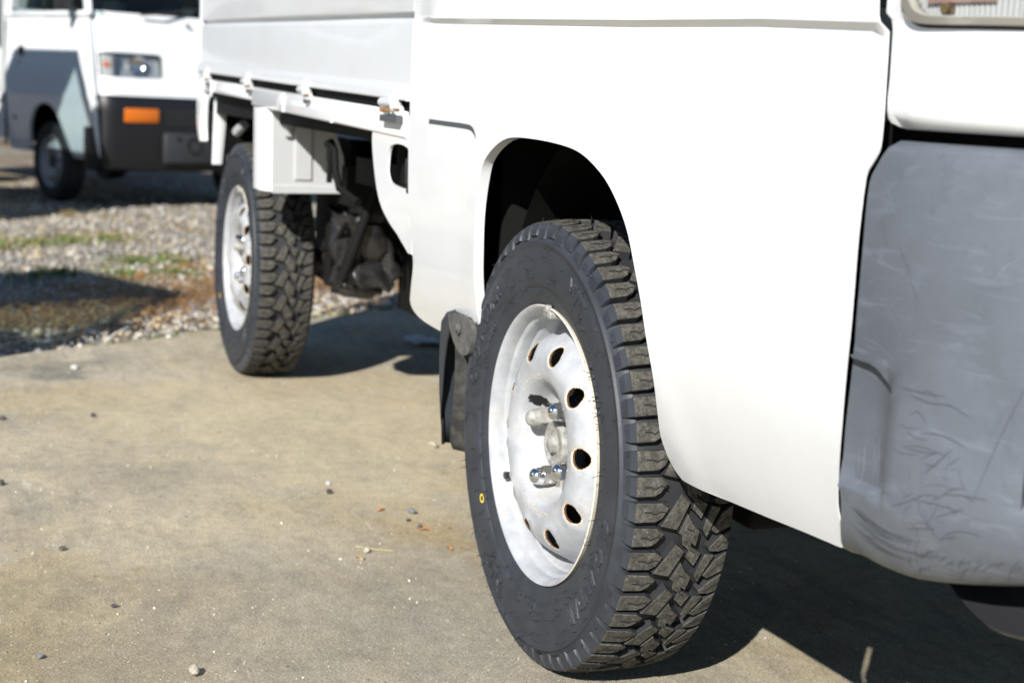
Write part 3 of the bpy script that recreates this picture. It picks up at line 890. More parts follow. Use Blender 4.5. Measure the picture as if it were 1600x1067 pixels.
# cab floor, arch tub, firewalls: the dark inside of the body
mb = MB()
mb.box(-.52, -.225, .05, WID - .05, .40, .415); mb.box(.38, .66, .06, WID - .06, .375, .39)
mb.box(-.47, -.455, .03, WID - .03, .40, 1.05); mb.box(-.47, .70, .02, WID - .02, .66, .68)
mb.box(-.225, .345, .33, .345, .25, .66); mb.box(-.228, -.222, .02, .33, .36, .66); mb.box(.385, .391, .03, .33, .39, .66)
mb.box(.62, .64, .02, WID - .02, .375, .66)
mb.build('inner_body', M_under, truck)
V, F = [], []
ang = np.linspace(.06, pi - .02, 24)
for a in ang:
    V += [(.06 + .283 * cos(a), .029, .33 + .325 * sin(a)), (.06 + .283 * cos(a), .33, .33 + .325 * sin(a))]
F = [(2 * i, 2 * i + 1, 2 * i + 3, 2 * i + 2) for i in range(23)]
mesh_obj('arch_liner', V, F, M_liner, truck, 180)
# suspension strut and axle
mb = MB(); mb.tube([(0, .10, .268), (0, WID - .1, .268)], .03); mb.tube([(-.01, .2, .25), (-.02, .24, .62)], .035, 12); mb.tube([(0, .18, .22), (.25, .42, .30)], .02)
mb.tube([(-WB, .1, .268), (-WB, WID - .1, .268)], .035, 12); mb.tube([(-WB, .62, .268), (-WB, .72, .268)], .11, 16)
mb.box(-WB - .5, -WB + .5, .28, .34, .30, .33)
split(mb.build('axle', M_dirty, truck, 40))
mb = MB(); mb.box(-2.25, .6, .34, .40, .40, .52); mb.box(-2.25, .6, WID - .40, WID - .34, .40, .52); mb.box(-.9, -.8, .4, .92, .42, .5); mb.box(-1.5, -1.42, .13, 1.2, .44, .52); mb.box(-2.2, -2.12, .1, 1.2, .45, .55)
split(mb.build('chassis_rail', M_under, truck))
mb = MB(); mb.box(-.95, .02, .42, 1.0, .20, .42); mb.build('engine_light_block', M_under, truck, None, .03)  # unseen engine box, added low to block sky light from the far side
mb = MB(); mb.box(.08, .16, .2, WID - .2, .20, .37); mb.box(.36, .44, .25, WID - .25, .255, .37); split(mb.build('crossmember_light_block', M_under, truck, None, .01))  # added cross beams that keep light off the ground under the cab
mb = MB(); mb.box(-1.72, -1.05, .62, 1.05, .22, .50); mb.build('tank_light_block', M_under, truck, None, .03)  # unseen tank box, added to cut light coming in under the bed
# muddy tank and pipe under the bed
bm = bmesh.new(); bmesh.ops.create_icosphere(bm, subdivisions=4, radius=1)
for v in bm.verts:
    c = v.co; p = Vector([math.copysign(abs(q) ** .55, q) for q in c])
    k = 1 + .11 * sin(6 * c.x + 5 * c.z) + .09 * sin(11 * c.z + 5 * c.y) + .06 * sin(19 * c.y + 13 * c.x) + .05 * sin(27 * c.z + 8 * c.x)
    v.co = Vector((-1.53 + .078 * p.x * k, .20 + .068 * p.y * k, .345 + .095 * p.z * k))
me = bpy.data.meshes.new('muddy_tank'); bm.to_mesh(me); bm.free(); finish(me, M_tank, 50); link(bpy.data.objects.new('muddy_tank', me), truck)
mb = MB(); mb.box(-1.615, -1.575, .135, .18, .262, .31); mb.box(-1.565, -1.545, .125, .135, .26, .42); mb.tube([(-1.60, .128, .33), (-1.50, .128, .345), (-1.45, .14, .40)], .006, 8); mb.tube([(-1.47, .14, .28), (-1.44, .16, .36), (-1.42, .2, .5)], .012, 8); mb.box(-1.50, -1.33, .275, .33, .215, .44); mb.box(-2.16, -1.84, .25, .265, .20, .56); mb.box(-1.84, -1.45, .30, .31, .36, .60)
mb.tube([(-1.155, .02, .575), (-1.13, .02, .580), (-1.10, .02, .565), (-1.09, .02, .53), (-1.06, .02, .50), (-1.0, .04, .48)], .007, 8); mb.tube([(-1.135, .02, .575), (-1.135, .02, .505)], .006, 6); mb.tube([(-1.17, .03, .545), (-1.13, .02, .578)], .008, 8)
mb.box(-1.24, -.72, .10, .34, .50, .55)
split(mb.build('pipe_bracket', M_under, truck, 50))

# mud flap behind the front wheel
fl = []
zz = [.392, .385, .37, .345, .31, .27, .23, .195]
yo = [-.016, -.020, -.022, -.020, -.018, -.015, -.012, -.008]
xo = [-.300, -.322, -.338, -.346, -.351, -.354, -.352, -.346]
V = []
for k in range(8):
    V += [(xo[k] + .05, yo[k] + .004, zz[k]), (xo[k] + .012, yo[k], zz[k]), (xo[k], yo[k] + .004, zz[k]), (xo[k] - .003, yo[k] + .05, zz[k] - .005), (xo[k] + .002, .15, zz[k] - .012)]
V2 = [V[i] for i in range(40)]
for k in range(8):                          # the turned outer strip narrows to nothing at the bottom
    f = 1 - k / 7
    V2[5 * k] = (xo[k] + .010 + .062 * f ** 1.6, yo[k] + .001, zz[k])
F = [(5 * i + j, 5 * i + j + 1, 5 * i + j + 6, 5 * i + j + 5) for i in range(7) for j in range(4)]
o = mesh_obj('mud_flap', V2, F, M_flap, truck, 60)
so = o.modifiers.new('thick', 'SOLIDIFY'); so.thickness = .004
V = []
for k, z in enumerate((.345, .31, .27, .235, .205, .192)):
    V += [(-.322 + .004 * sin(k), .000 + .006 * (k == 5), z), (-.300, .03, z - .003), (-.295, .08, z - .004), (-.31, .14, z - .004)]
F = [(4 * i + j, 4 * i + j + 1, 4 * i + j + 5, 4 * i + j + 4) for i in range(5) for j in range(3)]
o = mesh_obj('splash_shield', V, F, M_mud, truck, 60); so = o.modifiers.new('thick', 'SOLIDIFY'); so.thickness = .006
V, F = sheet(smooth_line([(-.290, .388), (-.26, .391), (-.222, .388), (-.212, .372), (-.222, .345), (-.245, .340), (-.268, .352), (-.285, .372), (-.290, .388)], 3)[:-1], [], [], .02, lambda x, z: (x, -.026 + .10 * (x + .3), z), lambda x, z: (x, -.014 + .10 * (x + .3), z))
br = mesh_obj('flap_bracket', V, F, M_mudgrey, truck, 40)
mb = MB(); mb.lathe_y([(-.001, .009), (-.003, .009), (-.0035, .006), (-.006, .0055), (-.0065, .0001)], 16, 0, (-.252, -.0215, .374)); mb.build('bolt', M_mudgrey, br, 40)

# ---- front: plan curve shared by bumper, nose panel and headlight
def plan(s, off=0.):
    """s = arc length along the plan outline, starts at the cab side; off = outward"""
    cx, cy, r = .720, .187, .222
    s0 = .720; arc = r * pi / 2; s1 = s0 + arc; half_w = .661 - cy
    def right(s):
        if s <= s0: return (s, cy - r), (0, -1)
        if s <= s1:
            a = -pi / 2 + (s - s0) / r; return (cx + r * cos(a), cy + r * sin(a)), (cos(a), sin(a))
        k = s - s1; x = cx + r + .02 * (1 - (1 - k / half_w) ** 2); return (x, cy + k), (1, -.04 * (1 - k / half_w))
    smid = s1 + half_w
    if s <= smid: (x, y), (nx, ny) = right(s)
    else: (x, y), (nx, ny) = right(2 * smid - s); y = WID - y; ny = -ny
    return (x + nx * off, y + ny * off)
SEND = 2 * (.720 + .222 * pi / 2 + .661 - .187)

BT = [(s_ + .0016, z_) for s_, z_ in [(.6965, .6665), (.6915, .6551), (.684, .6444), (.6796, .6346), (.6792, .6098), (.6801, .5798), (.6812, .5315), (.682, .5060), (.672, .500), (.669, .4462), (.671, .407), (.6791, .3991), (.6775, .3817), (.668, .360), (.656, .345), (.655, .3385)]]
def mirror_s(l): return [(SEND - s, z) for s, z in l[::-1]]
bl = smooth_line(BT, 2)
b_out = bl + mirror_s(bl)
b_out = resample(b_out, .02)
def rec_depth(s, z):
    """shallow grip recess at the bumper's rear end"""
    if not (.64 < s < .75 and .385 < z < .515): return 0
    top_ = .5030 - max(0, s - .700) ** 2 * 11 - z
    dt = min(1, max(0, top_ / .0035)); dr = min(1, max(0, (.7345 - s) / .010)); db = min(1, max(0, (z - .4035) / .007))
    return .0085 * dt * dr * db
def bump_prof(z):
    return float(np.interp(z, [.338, .3405, .346, .356, .372, .395, .43, .50, .62, .655, .663, .667], [-.042, -.032, -.021, -.0125, -.005, .0005, .003, .002, .0, -.0015, -.005, -.014]))
def f_bump(s, z):
    x, y = plan(s, bump_prof(z) - rec_depth(s, z)); q = min(s, SEND - s)
    lift = float(np.interp(q, [.65, .71, .745, .80, .86, .95], [0, .003, .006, .016, .028, .033]))
    return (x, y, z + lift * min(1, max(0, (.43 - z) / .09)))
gl = [[(s, .5030 - max(0, s - .700) ** 2 * 11 - d) for s in np.arange(.684, .737, .004)] for d in (0, .0036)] + [[(s, .4035 + d) for s in np.arange(.684, .742, .006)] for d in (0, .007)] + [[(.7345, z) for z in np.arange(.407, .488, .006)], [(.7245, z) for z in np.arange(.411, .488, .006)]]
gl += [[(s, z) for s in np.arange(.70, 1.2, .015)] for z in (.3405, .346, .351, .356, .364, .372, .383, .395, .655, .660, .663)]
fog = [(.8475, .424), (.8475, .470), (.852, .476), (.96, .476), (.96, .424)]
V, F = sheet(b_out, [fog, mirror_s(fog)], gl, .02, f_bump, lambda s, z: (lambda a, b: (a[0] + b[0], a[1] + b[1], a[2] + (0 if z > .5 else .004)))(f_bump(s, z), (plan(s, -.012)[0] - plan(s)[0], plan(s, -.012)[1] - plan(s)[1])))
mesh_obj('bumper', V, F, M_bumper, truck, 50)

# scuffs: thin marks that follow the bumper skin
def stroke(mb, pts, w, lift=.0005):
    pts = smooth_line(pts, 5); n = len(pts); V = []
    for i, (s, z) in enumerate(pts):
        a = pts[max(i - 1, 0)]; b = pts[min(i + 1, n - 1)]; d = hypot(b[0] - a[0], b[1] - a[1]) + 1e-9
        nx, nz = -(b[1] - a[1]) / d, (b[0] - a[0]) / d; ww = .62 * w * (.12 + .88 * sin(pi * (i + .3) / n)) * random.uniform(.7, 1.2)
        for k in (-1, 1):
            q = f_bump(s + nx * ww * k, z + nz * ww * k); x, y = plan(s, 1.); x0, y0 = plan(s, 0.)
            V.append((q[0] + (x - x0) * lift, q[1] + (y - y0) * lift, q[2]))
    mb.add(V, [(2 * i, 2 * i + 1, 2 * i + 3, 2 * i + 2) for i in range(n - 1)])
mb = MB()
def bz(px, py):    # rough pixel-free placement table: marks listed by where they sit on the corner (s, z)
    return (px, py)
R_ = random.Random(3)
stroke(mb, [(.8147, .428), (.8279, .4707), (.8379, .4989), (.8440, .5150)], .0006)
stroke(mb, [(.745, .403), (.762, .411), (.776, .420), (.788, .422)], .0005)
stroke(mb, [(.788, .422), (.787, .412), (.782, .401), (.778, .392)], .0004)
for k in range(46):
    s0 = R_.gauss(.772, .022); z0 = R_.gauss(.405, .025); a = R_.choice([.55, .75, .65, -.35, .1, 2.2]) + R_.gauss(0, .18); l = R_.uniform(.004, .022) if k > 8 else R_.uniform(.02, .04)
    if not (.742 < s0 < .86 and .362 < z0 < .47): continue
    stroke(mb, [(s0, z0), (s0 + l * .5 * cos(a), z0 + l * .5 * sin(a) + R_.gauss(0, .0012)), (s0 + l * cos(a), z0 + l * sin(a))], R_.uniform(.00012, .0004) if k > 12 else R_.uniform(.0003, .0007))
for k in range(16):
    s0 = R_.uniform(.683, .71); z0 = R_.uniform(.368, .393); l = R_.uniform(.03, .085)
    stroke(mb, [(s0, z0), (s0 + l * .5, z0 - l * .16), (s0 + l, z0 - l * .22 + R_.uniform(-.003, .003))], R_.uniform(.0002, .0005))
for k in range(70):
    s0 = R_.uniform(.75, .95); z0 = R_.uniform(.346, .366); a = R_.uniform(.3, 1.4); l = R_.uniform(.006, .02)
    stroke(mb, [(s0, z0), (s0 + l * .5 * cos(a), z0 + l * .55 * sin(a)), (s0 + l * cos(a), z0 + l * sin(a))], R_.uniform(.0003, .0008))
for k in range(12):
    s0 = R_.uniform(.735, .78); z0 = R_.uniform(.44, .50); l = R_.uniform(.015, .05)
    stroke(mb, [(s0, z0), (s0 + l * .5, z0 + R_.uniform(-.003, .004)), (s0 + l, z0 + R_.uniform(-.004, .004))], R_.uniform(.00018, .0004))
for s0, z0, s1, z1 in ((.700, .612, .712, .590), (.726, .592, .742, .573), (.742, .570, .752, .555)):
    stroke(mb, [(s0, z0), ((s0 + s1) / 2 + .001, (z0 + z1) / 2), (s1, z1)], .0003)
q = mb.build('scuff_mark', M_scuff, truck); q['label'] = 'black scuff marks across the bumper corner'; q['kind'] = 'stuff'
mb = MB()
for k in range(9):
    s0 = R_.uniform(.69, .84); z0 = R_.uniform(.44, .655); a = R_.uniform(-.9, .9); l = R_.uniform(.01, .05)
    stroke(mb, [(s0, z0), (s0 + l * .5 * cos(a), z0 + l * .5 * sin(a) + .003), (s0 + l * cos(a), z0 + l * sin(a))], R_.uniform(.00012, .0003), .0004)
for k in range(7):
    s0 = R_.uniform(.690, .722); z0 = R_.uniform(.405, .43); l = R_.uniform(.01, .03)
    stroke(mb, [(s0, z0), (s0 + .002, z0 + l * .5), (s0 + .001, z0 + l)], R_.uniform(.0003, .0008), .0004)
q = mb.build('pale_scratch', M_scratch_pale, truck); q['label'] = 'pale hairline scratches on the bumper corner'; q['kind'] = 'stuff'

# nose panel above the bumper
def f_nose(s, z):
    o = float(np.interp(z, [.674, .678, .684, .695, .72, .752, .757, .77, .95, 1.05], [-.016, -.006, -.002, 0, .001, .0, .004, .004, .0, -.03]))
    x, y = plan(s, o); return (x, y, z)
nl = [(.6915, 1.05), (.6900, .775), (.6900, .757), (.6945, .746), (.6967, .71), (.6940, .688), (.6950, .679), (.704, .675)]
n_out = resample(smooth_line(nl[1:], 2) + mirror_s(smooth_line(nl[1:], 2)) + [(SEND - .6915, 1.05), (.6915, 1.05)], .02)
HLB = [(.705, .90), (.7055, .775), (.710, .756), (.722, .7475), (.745, .7450), (.80, .7440), (.90, .7425), (.99, .742), (1.0, .75), (1.0, .90)]
hl_out = resample(smooth_line(HLB[:9], 3) + [HLB[9]], .02)
gl = [[(s, z) for s in np.arange(.72, SEND - .72, .02)] for z in (.678, .684, .690)]
V, F = sheet(n_out, [hl_out, mirror_s(hl_out)], gl, .022, f_nose, lambda s, z: (*plan(s, -.022), z))
mesh_obj('nose_panel', V, F, M_white, truck, 40)
def headlight(mir):
    mp = (lambda p: p) if not mir else (lambda p: (p[0], WID - p[1], p[2]))
    root = None
    def sh(name, outl, holes, off, m, rim_off, parent, step=.015, lines=[]):
        V, F = sheet(outl, holes, lines, step, lambda s, z: mp((*plan(s, off(s, z)), z)), (lambda s, z: mp((*plan(s, rim_off), z))) if rim_off is not None else None)
        return mesh_obj(name, V, F, m, parent, 40)
    cz = sum(p[1] for p in hl_out) / len(hl_out); cs = .85
    def shrink(d): return [(s + max(-d, min(d, cs - s)), z + max(-d, min(d, .82 - z))) for s, z in hl_out]
    in1 = shrink(.0025); in2 = shrink(.0078)
    root = sh('headlight', in1, [in2], lambda s, z: .006, M_hl_aged, -.005, truck)
    sh('gasket', shrink(.0003), [shrink(.0027)], lambda s, z: .0005, M_gasket, -.02, root)
    sh('lens_lip', shrink(.0066), [shrink(.0086)], lambda s, z: .0045, M_hl_lip, 0., root)
    sh('lens', shrink(.0084), [], lambda s, z: .004, M_clear, None, root)
    # ribbed reflector behind the lens
    mb = MB(); V = []
    ss = np.arange(.712, .995, .0022)
    sel = [(s, -.004 - .0011 * (i % 2)) for i, s in enumerate(ss)]
    V = [mp((*plan(s, o), z)) for s, o in sel for z in (.7505, .80, .90)]
    mb.add(V, [(3 * i + j, 3 * i + j + 1, 3 * i + j + 4, 3 * i + j + 3) for i in range(len(sel) - 1) for j in (0, 1)], 0)
    mb.build('reflector', M_hl_frost, root)
    mb = MB()
    V = [mp((*plan(s, -.0015), z)) for s in np.linspace(.730, .792, 8) for z in (.7625, .90)]
    mb.add(V, [(2 * i, 2 * i + 1, 2 * i + 3, 2 * i + 2) for i in range(7)]); mb.build('amber_reflector', M_hl_pink, root)
    mb = MB()
    V = [mp((*plan(s, -.002), z)) for s in np.linspace(.812, .90, 8) for z in (.754, .90)]
    mb.add(V, [(2 * i, 2 * i + 1, 2 * i + 3, 2 * i + 2) for i in range(7)]); mb.build('bowl_reflector', M_hl_silver, root)
    q0, q1 = mp((*plan(.752, -.004), .7585)), mp((*plan(.752, .0034), .7585))
    mb = MB(); mb.tube([q0, q1], [.0042, .0036], 14); mb.build('screw', M_brass, root, 40)
headlight(False); headlight(True)
# dark backing behind the gaps
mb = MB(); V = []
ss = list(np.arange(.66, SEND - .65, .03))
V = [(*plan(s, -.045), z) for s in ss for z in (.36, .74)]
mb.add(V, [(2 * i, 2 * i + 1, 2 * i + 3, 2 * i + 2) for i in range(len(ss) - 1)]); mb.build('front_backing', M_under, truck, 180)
# black under-spoiler
mb = MB(); V = []
ss = list(np.arange(.700, SEND - .70, .015))
pf = [(.366, -.100), (.350, -.100), (.330, -.070), (.3215, -.052), (.3170, -.060)]
for s in ss:
    k = min(1, (s - .700) / .11, (SEND - .700 - s) / .11); k = max(0, k)
    for z, o in pf: V.append((*plan(s, o - .02 * (1 - k)), .358 - (.358 - z) * (k ** .7)))
mb.add(V, [(5 * i + j, 5 * i + j + 1, 5 * i + j + 6, 5 * i + j + 5) for i in range(len(ss) - 1) for j in range(4)])
mb.build('under_spoiler', M_dark_plastic, truck, 60)

# cab upper half: doors' window frames, roof, glass
def greenhouse(parent, W, zb_, zt, xr, xf, xft, tum=.07):
    mb = MB()
    def bar(a, b, w=.05, t=.03):
        a, b = Vector(a), Vector(b); d = (b - a).normalized(); u = Vector((0, 1, 0)) if abs(d.y) < .7 else Vector((1, 0, 0)); v = d.cross(u).normalized(); u = v.cross(d).normalized()
        V = [p + u * i * t / 2 + v * j * w / 2 for p in (a, b) for i, j in ((-1, -1), (1, -1), (1, 1), (-1, 1))]
        mb.add(V, [(0, 1, 2, 3)[::-1], (4, 5, 6, 7)] + [(i, (i + 1) % 4, 4 + (i + 1) % 4, 4 + i) for i in range(4)])
    for sgn in (0, 1):
        Y = (lambda y: y) if sgn == 0 else (lambda y: W - y)
        bar((xr + .03, Y(-.02), zb_), (xr + .05, Y(tum), zt), .07); bar((xf - .015, Y(-.01), zb_), (xft, Y(tum), zt), .06)
        bar((xr, Y(tum), zt - .02), (xft, Y(tum), zt - .02), .06)
        bar((xr, Y(-.012), zb_ + .012), (xf, Y(-.012), zb_ + .012), .03)
    bar((xft, tum, zt - .02), (xft, W - tum, zt - .02), .06); bar((xr + .04, tum, zt - .02), (xr + .04, W - tum, zt - .02), .06); bar((xr + .03, 0, zb_ + .01), (xr + .03, W, zb_ + .01), .08)
    mb.box(xr, xft + .03, tum - .02, W - tum + .02, zt - .015, zt + .03)
    mb.build('cab_frame', M_white, parent, None, .008)
    for sgn in (0, 1):
        Y = (lambda y: y) if sgn == 0 else (lambda y: W - y)
        mesh_obj('side_window', [(xr + .05, Y(-.012), zb_), (xf - .03, Y(-.004), zb_), (xft - .01, Y(tum), zt - .03), (xr + .06, Y(tum), zt - .03)], [(0, 1, 2, 3)], M_window, parent)
    mesh_obj('windscreen', [(xf + .005, .03, zb_), (xf + .005, W - .03, zb_), (xft + .01, W - tum, zt - .03), (xft + .01, tum, zt - .03)], [(0, 1, 2, 3)], M_window, parent)
    mesh_obj('rear_window', [(xr + .03, .05, zb_), (xr + .03, W - .05, zb_), (xr + .04, W - tum, zt - .03), (xr + .04, tum, zt - .03)], [(0, 3, 2, 1)], M_window, parent)
greenhouse(truck, WID, 1.045, 1.74, -.455, .90, .55)
V = [(*plan(s, -.030), 1.05) for s in np.linspace(.6915, SEND - .6915, 40)]
mb = MB(); mb.add(V + [(.66, y, 1.05) for x, y, z in V], [(i, i + 1, 41 + i, 40 + i) for i in range(39)]); mb.build('cowl', M_white, truck)
mb = MB()
for yy in (.18, .78): mb.box(-.40, -.05, yy, yy + .42, .70, .82); mb.box(-.44, -.36, yy, yy + .42, .82, 1.35)
mb.build('seat', M_dark_plastic, truck, None, .02)

# ---- load bed
def zb(x): return .668 - .0179 * (x + .483)
gate_prof = [(-.030, .285), (-.030, .1300), (-.0285, .1262), (-.0195, .1240), (-.0195, .1185), (-.0260, .1150), (-.030, .1090), (-.030, .026), (-.0315, .021), (-.0375, .014), (-.0385, .008), (-.0385, .001), (-.036, -.001), (-.028, -.001), (-.006, -.001), (-.006, .285)]
def gate_panel(name, x0, x1, mir=False):
    V, F = [], []; xs = np.linspace(x0, x1, 13); k = len(gate_prof)
    for j, x in enumerate(xs):
        e = min(j, 12 - j)
        for y, z in gate_prof:
            fl = .012 if e == 0 else 0          # pressings run out at the ends
            yy = y
            if e == 0 and -.03 < y < -.021: yy = -.030
            yy += .0009 * sin(x * 6.1) * (y < -.02)
            V.append((x, WID - yy if mir else yy, z + zb(x)))
    F = [(i * k + j, i * k + (j + 1) % k, (i + 1) * k + (j + 1) % k, (i + 1) * k + j) for i in range(12) for j in range(k)]
    F += [tuple(range(k))[::-1], tuple(range(12 * k, 13 * k))]
    mb = MB(); mb.add(V, F); return mb.build(name, M_gate, truck, 35)
gate_panel('bed_gate', -2.268, -.487); gate_panel('bed_gate', -2.268, -.487, True)
mb = MB()
mb.box(-.486, -.474, -.030, -.004, zb(-.48) - .035, zb(-.48) + .29); mb.box(-2.285, -2.2705, -.033, -.0, zb(-2.28) - .055, zb(-2.28) + .285)
split(mb.build('bed_post', M_gate, truck, None, .003))
mb = MB(); mb.box(-2.31, -2.289, -.02, WID + .02, zb(-2.29), zb(-2.29) + .285); mb.build('tail_gate', M_gate, truck, None, .004)
mb = MB(); mb.box(-2.28, -.48, -.004, WID + .004, .600, .652); mb.build('bed_floor', M_under, truck)
mb = MB(); mb.box(-.50, -.486, .03, WID - .03, .66, 1.30); mb.build('bed_headboard', M_gate, truck)
mb = MB(); mb.prism_x([(-.0265, -.022), (-.0265, -.0015), (-.010, -.0015), (-.010, -.022)], -2.262, -.489, 0, zb(-2.262), zb(-.489)); mb.build('gap_shade_strip', M_under, truck)  # black strip laid in the gap to stand for its shade
# rail below the gate
def rail(x0, x1, hgt, Y0=-.0335):
    p = [(Y0 + .004, -.0155), (Y0, -.018), (Y0, -hgt + .003), (Y0 + .003, -hgt), (Y0 + .022, -hgt), (Y0 + .022, -.024), (Y0 + .006, -.024)]
    mb.prism_x(p, x0, x1, 0, zb(x0), zb(x1))
mb = MB(); rail(-2.262, -1.60, .0455); rail(-1.5995, -.489, .0550, -.0350)
mb.build('bed_rail', M_white, truck, None, .0012)
mb = MB()
for x in (-2.09, -1.30, -.92): mb.box(x - .006, x + .006, -.0362, -.033, zb(x) - .055, zb(x) - .018)
split(mb.build('rail_strap', M_white, truck))
for i, x in enumerate((-2.125, -1.625, -1.095, -.545)):
    z0 = zb(x); big = i == 3; w = .040 if big else .026
    mb = MB()
    mb.tube([(x - w, -.043, z0 - .006), (x + w * .6, -.043, z0 - .006)], .0075, 12, 0)
    mb.box(x - w * .9, x - w * .1, -.0435, -.0365, z0 - .022, z0 - .002, 0); mb.box(x - .004, x + w * .5, -.044, -.0385, z0 - .008, z0 + .012, 0)
    mb.tube([(x + w * .55, -.040, z0 - .012), (x + w * .95, -.040, z0 - .016)], [.010, .008], 10, 0)
    mb.tube([(x + w * .9, -.048, z0 - .015), (x + w * .9, -.040, z0 - .015)], .0032, 8, 1)
    if big:
        for j in range(5): mb.tube([(x - .030 + .011 * j, -.049, z0 - .014), (x - .027 + .011 * j, -.049, z0 - .0195)], .0018, 6, 1)
        mb.box(x - .042, x + .045, -.046, -.036, z0 - .034, z0 - .024, 2)
    else: mb.box(x - w * .2, x + w * .9, -.042, -.0362, z0 - .030, z0 - .023, 2)
    mb.build('gate_hinge', [M_hinge, M_rust, M_plate], truck, 40)['label'] = 'rusty painted hinge on the bed rail' if not big else 'front hinge with rusted spring on the bed rail'

# splash guard ahead of the rear wheel
X = -1.46
def f_sp(u, v):      # u runs across the face then round the corner to the side
    emb = 0
    if .045 < u < .085 and .485 < v < .60: emb = .006 * min(1, (u - .045) / .004, (.085 - u) / .004, (v - .485) / .004, (.60 - v) / .004)
    if v < .478: emb = max(emb, .004 * min(1, max(0, .478 - v) / .003))
    return (X + .010 * 0 + emb, -.020 + u + (.018 * (.63 - v)), v)
out = resample([(0, .459), (.150, .462), (.158, .475), (.150, .54), (.128, .60), (.110, .632), (0, .632)], .012)
V, F = sheet(out, [], [[(u, v) for v in np.arange(.486, .601, .006)] for u in (.045, .049, .081, .085)] + [[(u, v) for u in np.arange(.002, .15, .01)] for v in (.4745, .478)] + [[(u, v) for u in np.arange(.046, .085, .004)] for v in (.485, .489, .596, .60)], .012, f_sp, lambda u, v: (X - .006, f_sp(u, v)[1], v))
mesh_obj('splash_guard', V, F, M_chalky, truck, 30)
V = []
pp = [(.0, .0), (-.006, -.010), (-.014, -.016), (-.03, -.020), (-.07, -.022), (-.085, -.021), (-.085, -.016)]
for v in np.linspace(.463, .6315, 8):
    for dx, dy in pp: V.append((X + dx, -.020 + .018 * (.63 - v) + dy, v))
n = len(pp)
F = [(i * n + j, i * n + j + 1, (i + 1) * n + j + 1, (i + 1) * n + j) for i in range(7) for j in range(n - 1)] + [tuple(range(n))]
mesh_obj('splash_guard_side', V, F, M_white, truck, 50)
mb = MB(); mb.box(X + .003, X + .012, .006, .02, .575, .632); mb.build('guard_tab', M_chalky, truck, None, .002)
# guards behind the rear wheel
V = []
for v in np.linspace(.474, .638, 6):
    k = (.638 - v) / .164
    for dx, y in ((-.002, .16), (-.002, .026 - .012 * k), (.004, .020 - .012 * k), (.004, -.004 - .003 * k), (-.004, -.008 - .003 * k), (-.012, -.006 - .003 * k)): V.append((-2.19 + dx, y, v))
F = [(i * 6 + j, i * 6 + j + 1, i * 6 + j + 7, i * 6 + j + 6) for i in range(5) for j in range(5)]
mesh_obj('rear_mudguard', V, F, [M_white, M_under], truck, 50, [1 if j == 0 else 0 for i in range(5) for j in range(5)])
V, F = sheet(resample(smooth_line([(-2.292, .688), (-2.232, .686), (-2.228, .648), (-2.237, .60), (-2.240, .565), (-2.228, .53), (-2.250, .530), (-2.284, .560), (-2.296, .61), (-2.292, .688)], 2)[:-1], .012), [], [], .02, lambda x, z: (x, -.034, z), lambda x, z: (x, -.016, z))
mesh_obj('rear_corner_plate', V, F, M_white, truck, 40)
mb = MB(); mb.box(-2.17, -2.15, .02, .17, .16, .50); mb.build('rear_mud_flap', M_dirty, truck)
mb = MB(); mb.tube([(-2.04, .02, .56), (-2.0, .03, .58)], .012, 8); mb.build('bump_stop', M_chalky, truck)

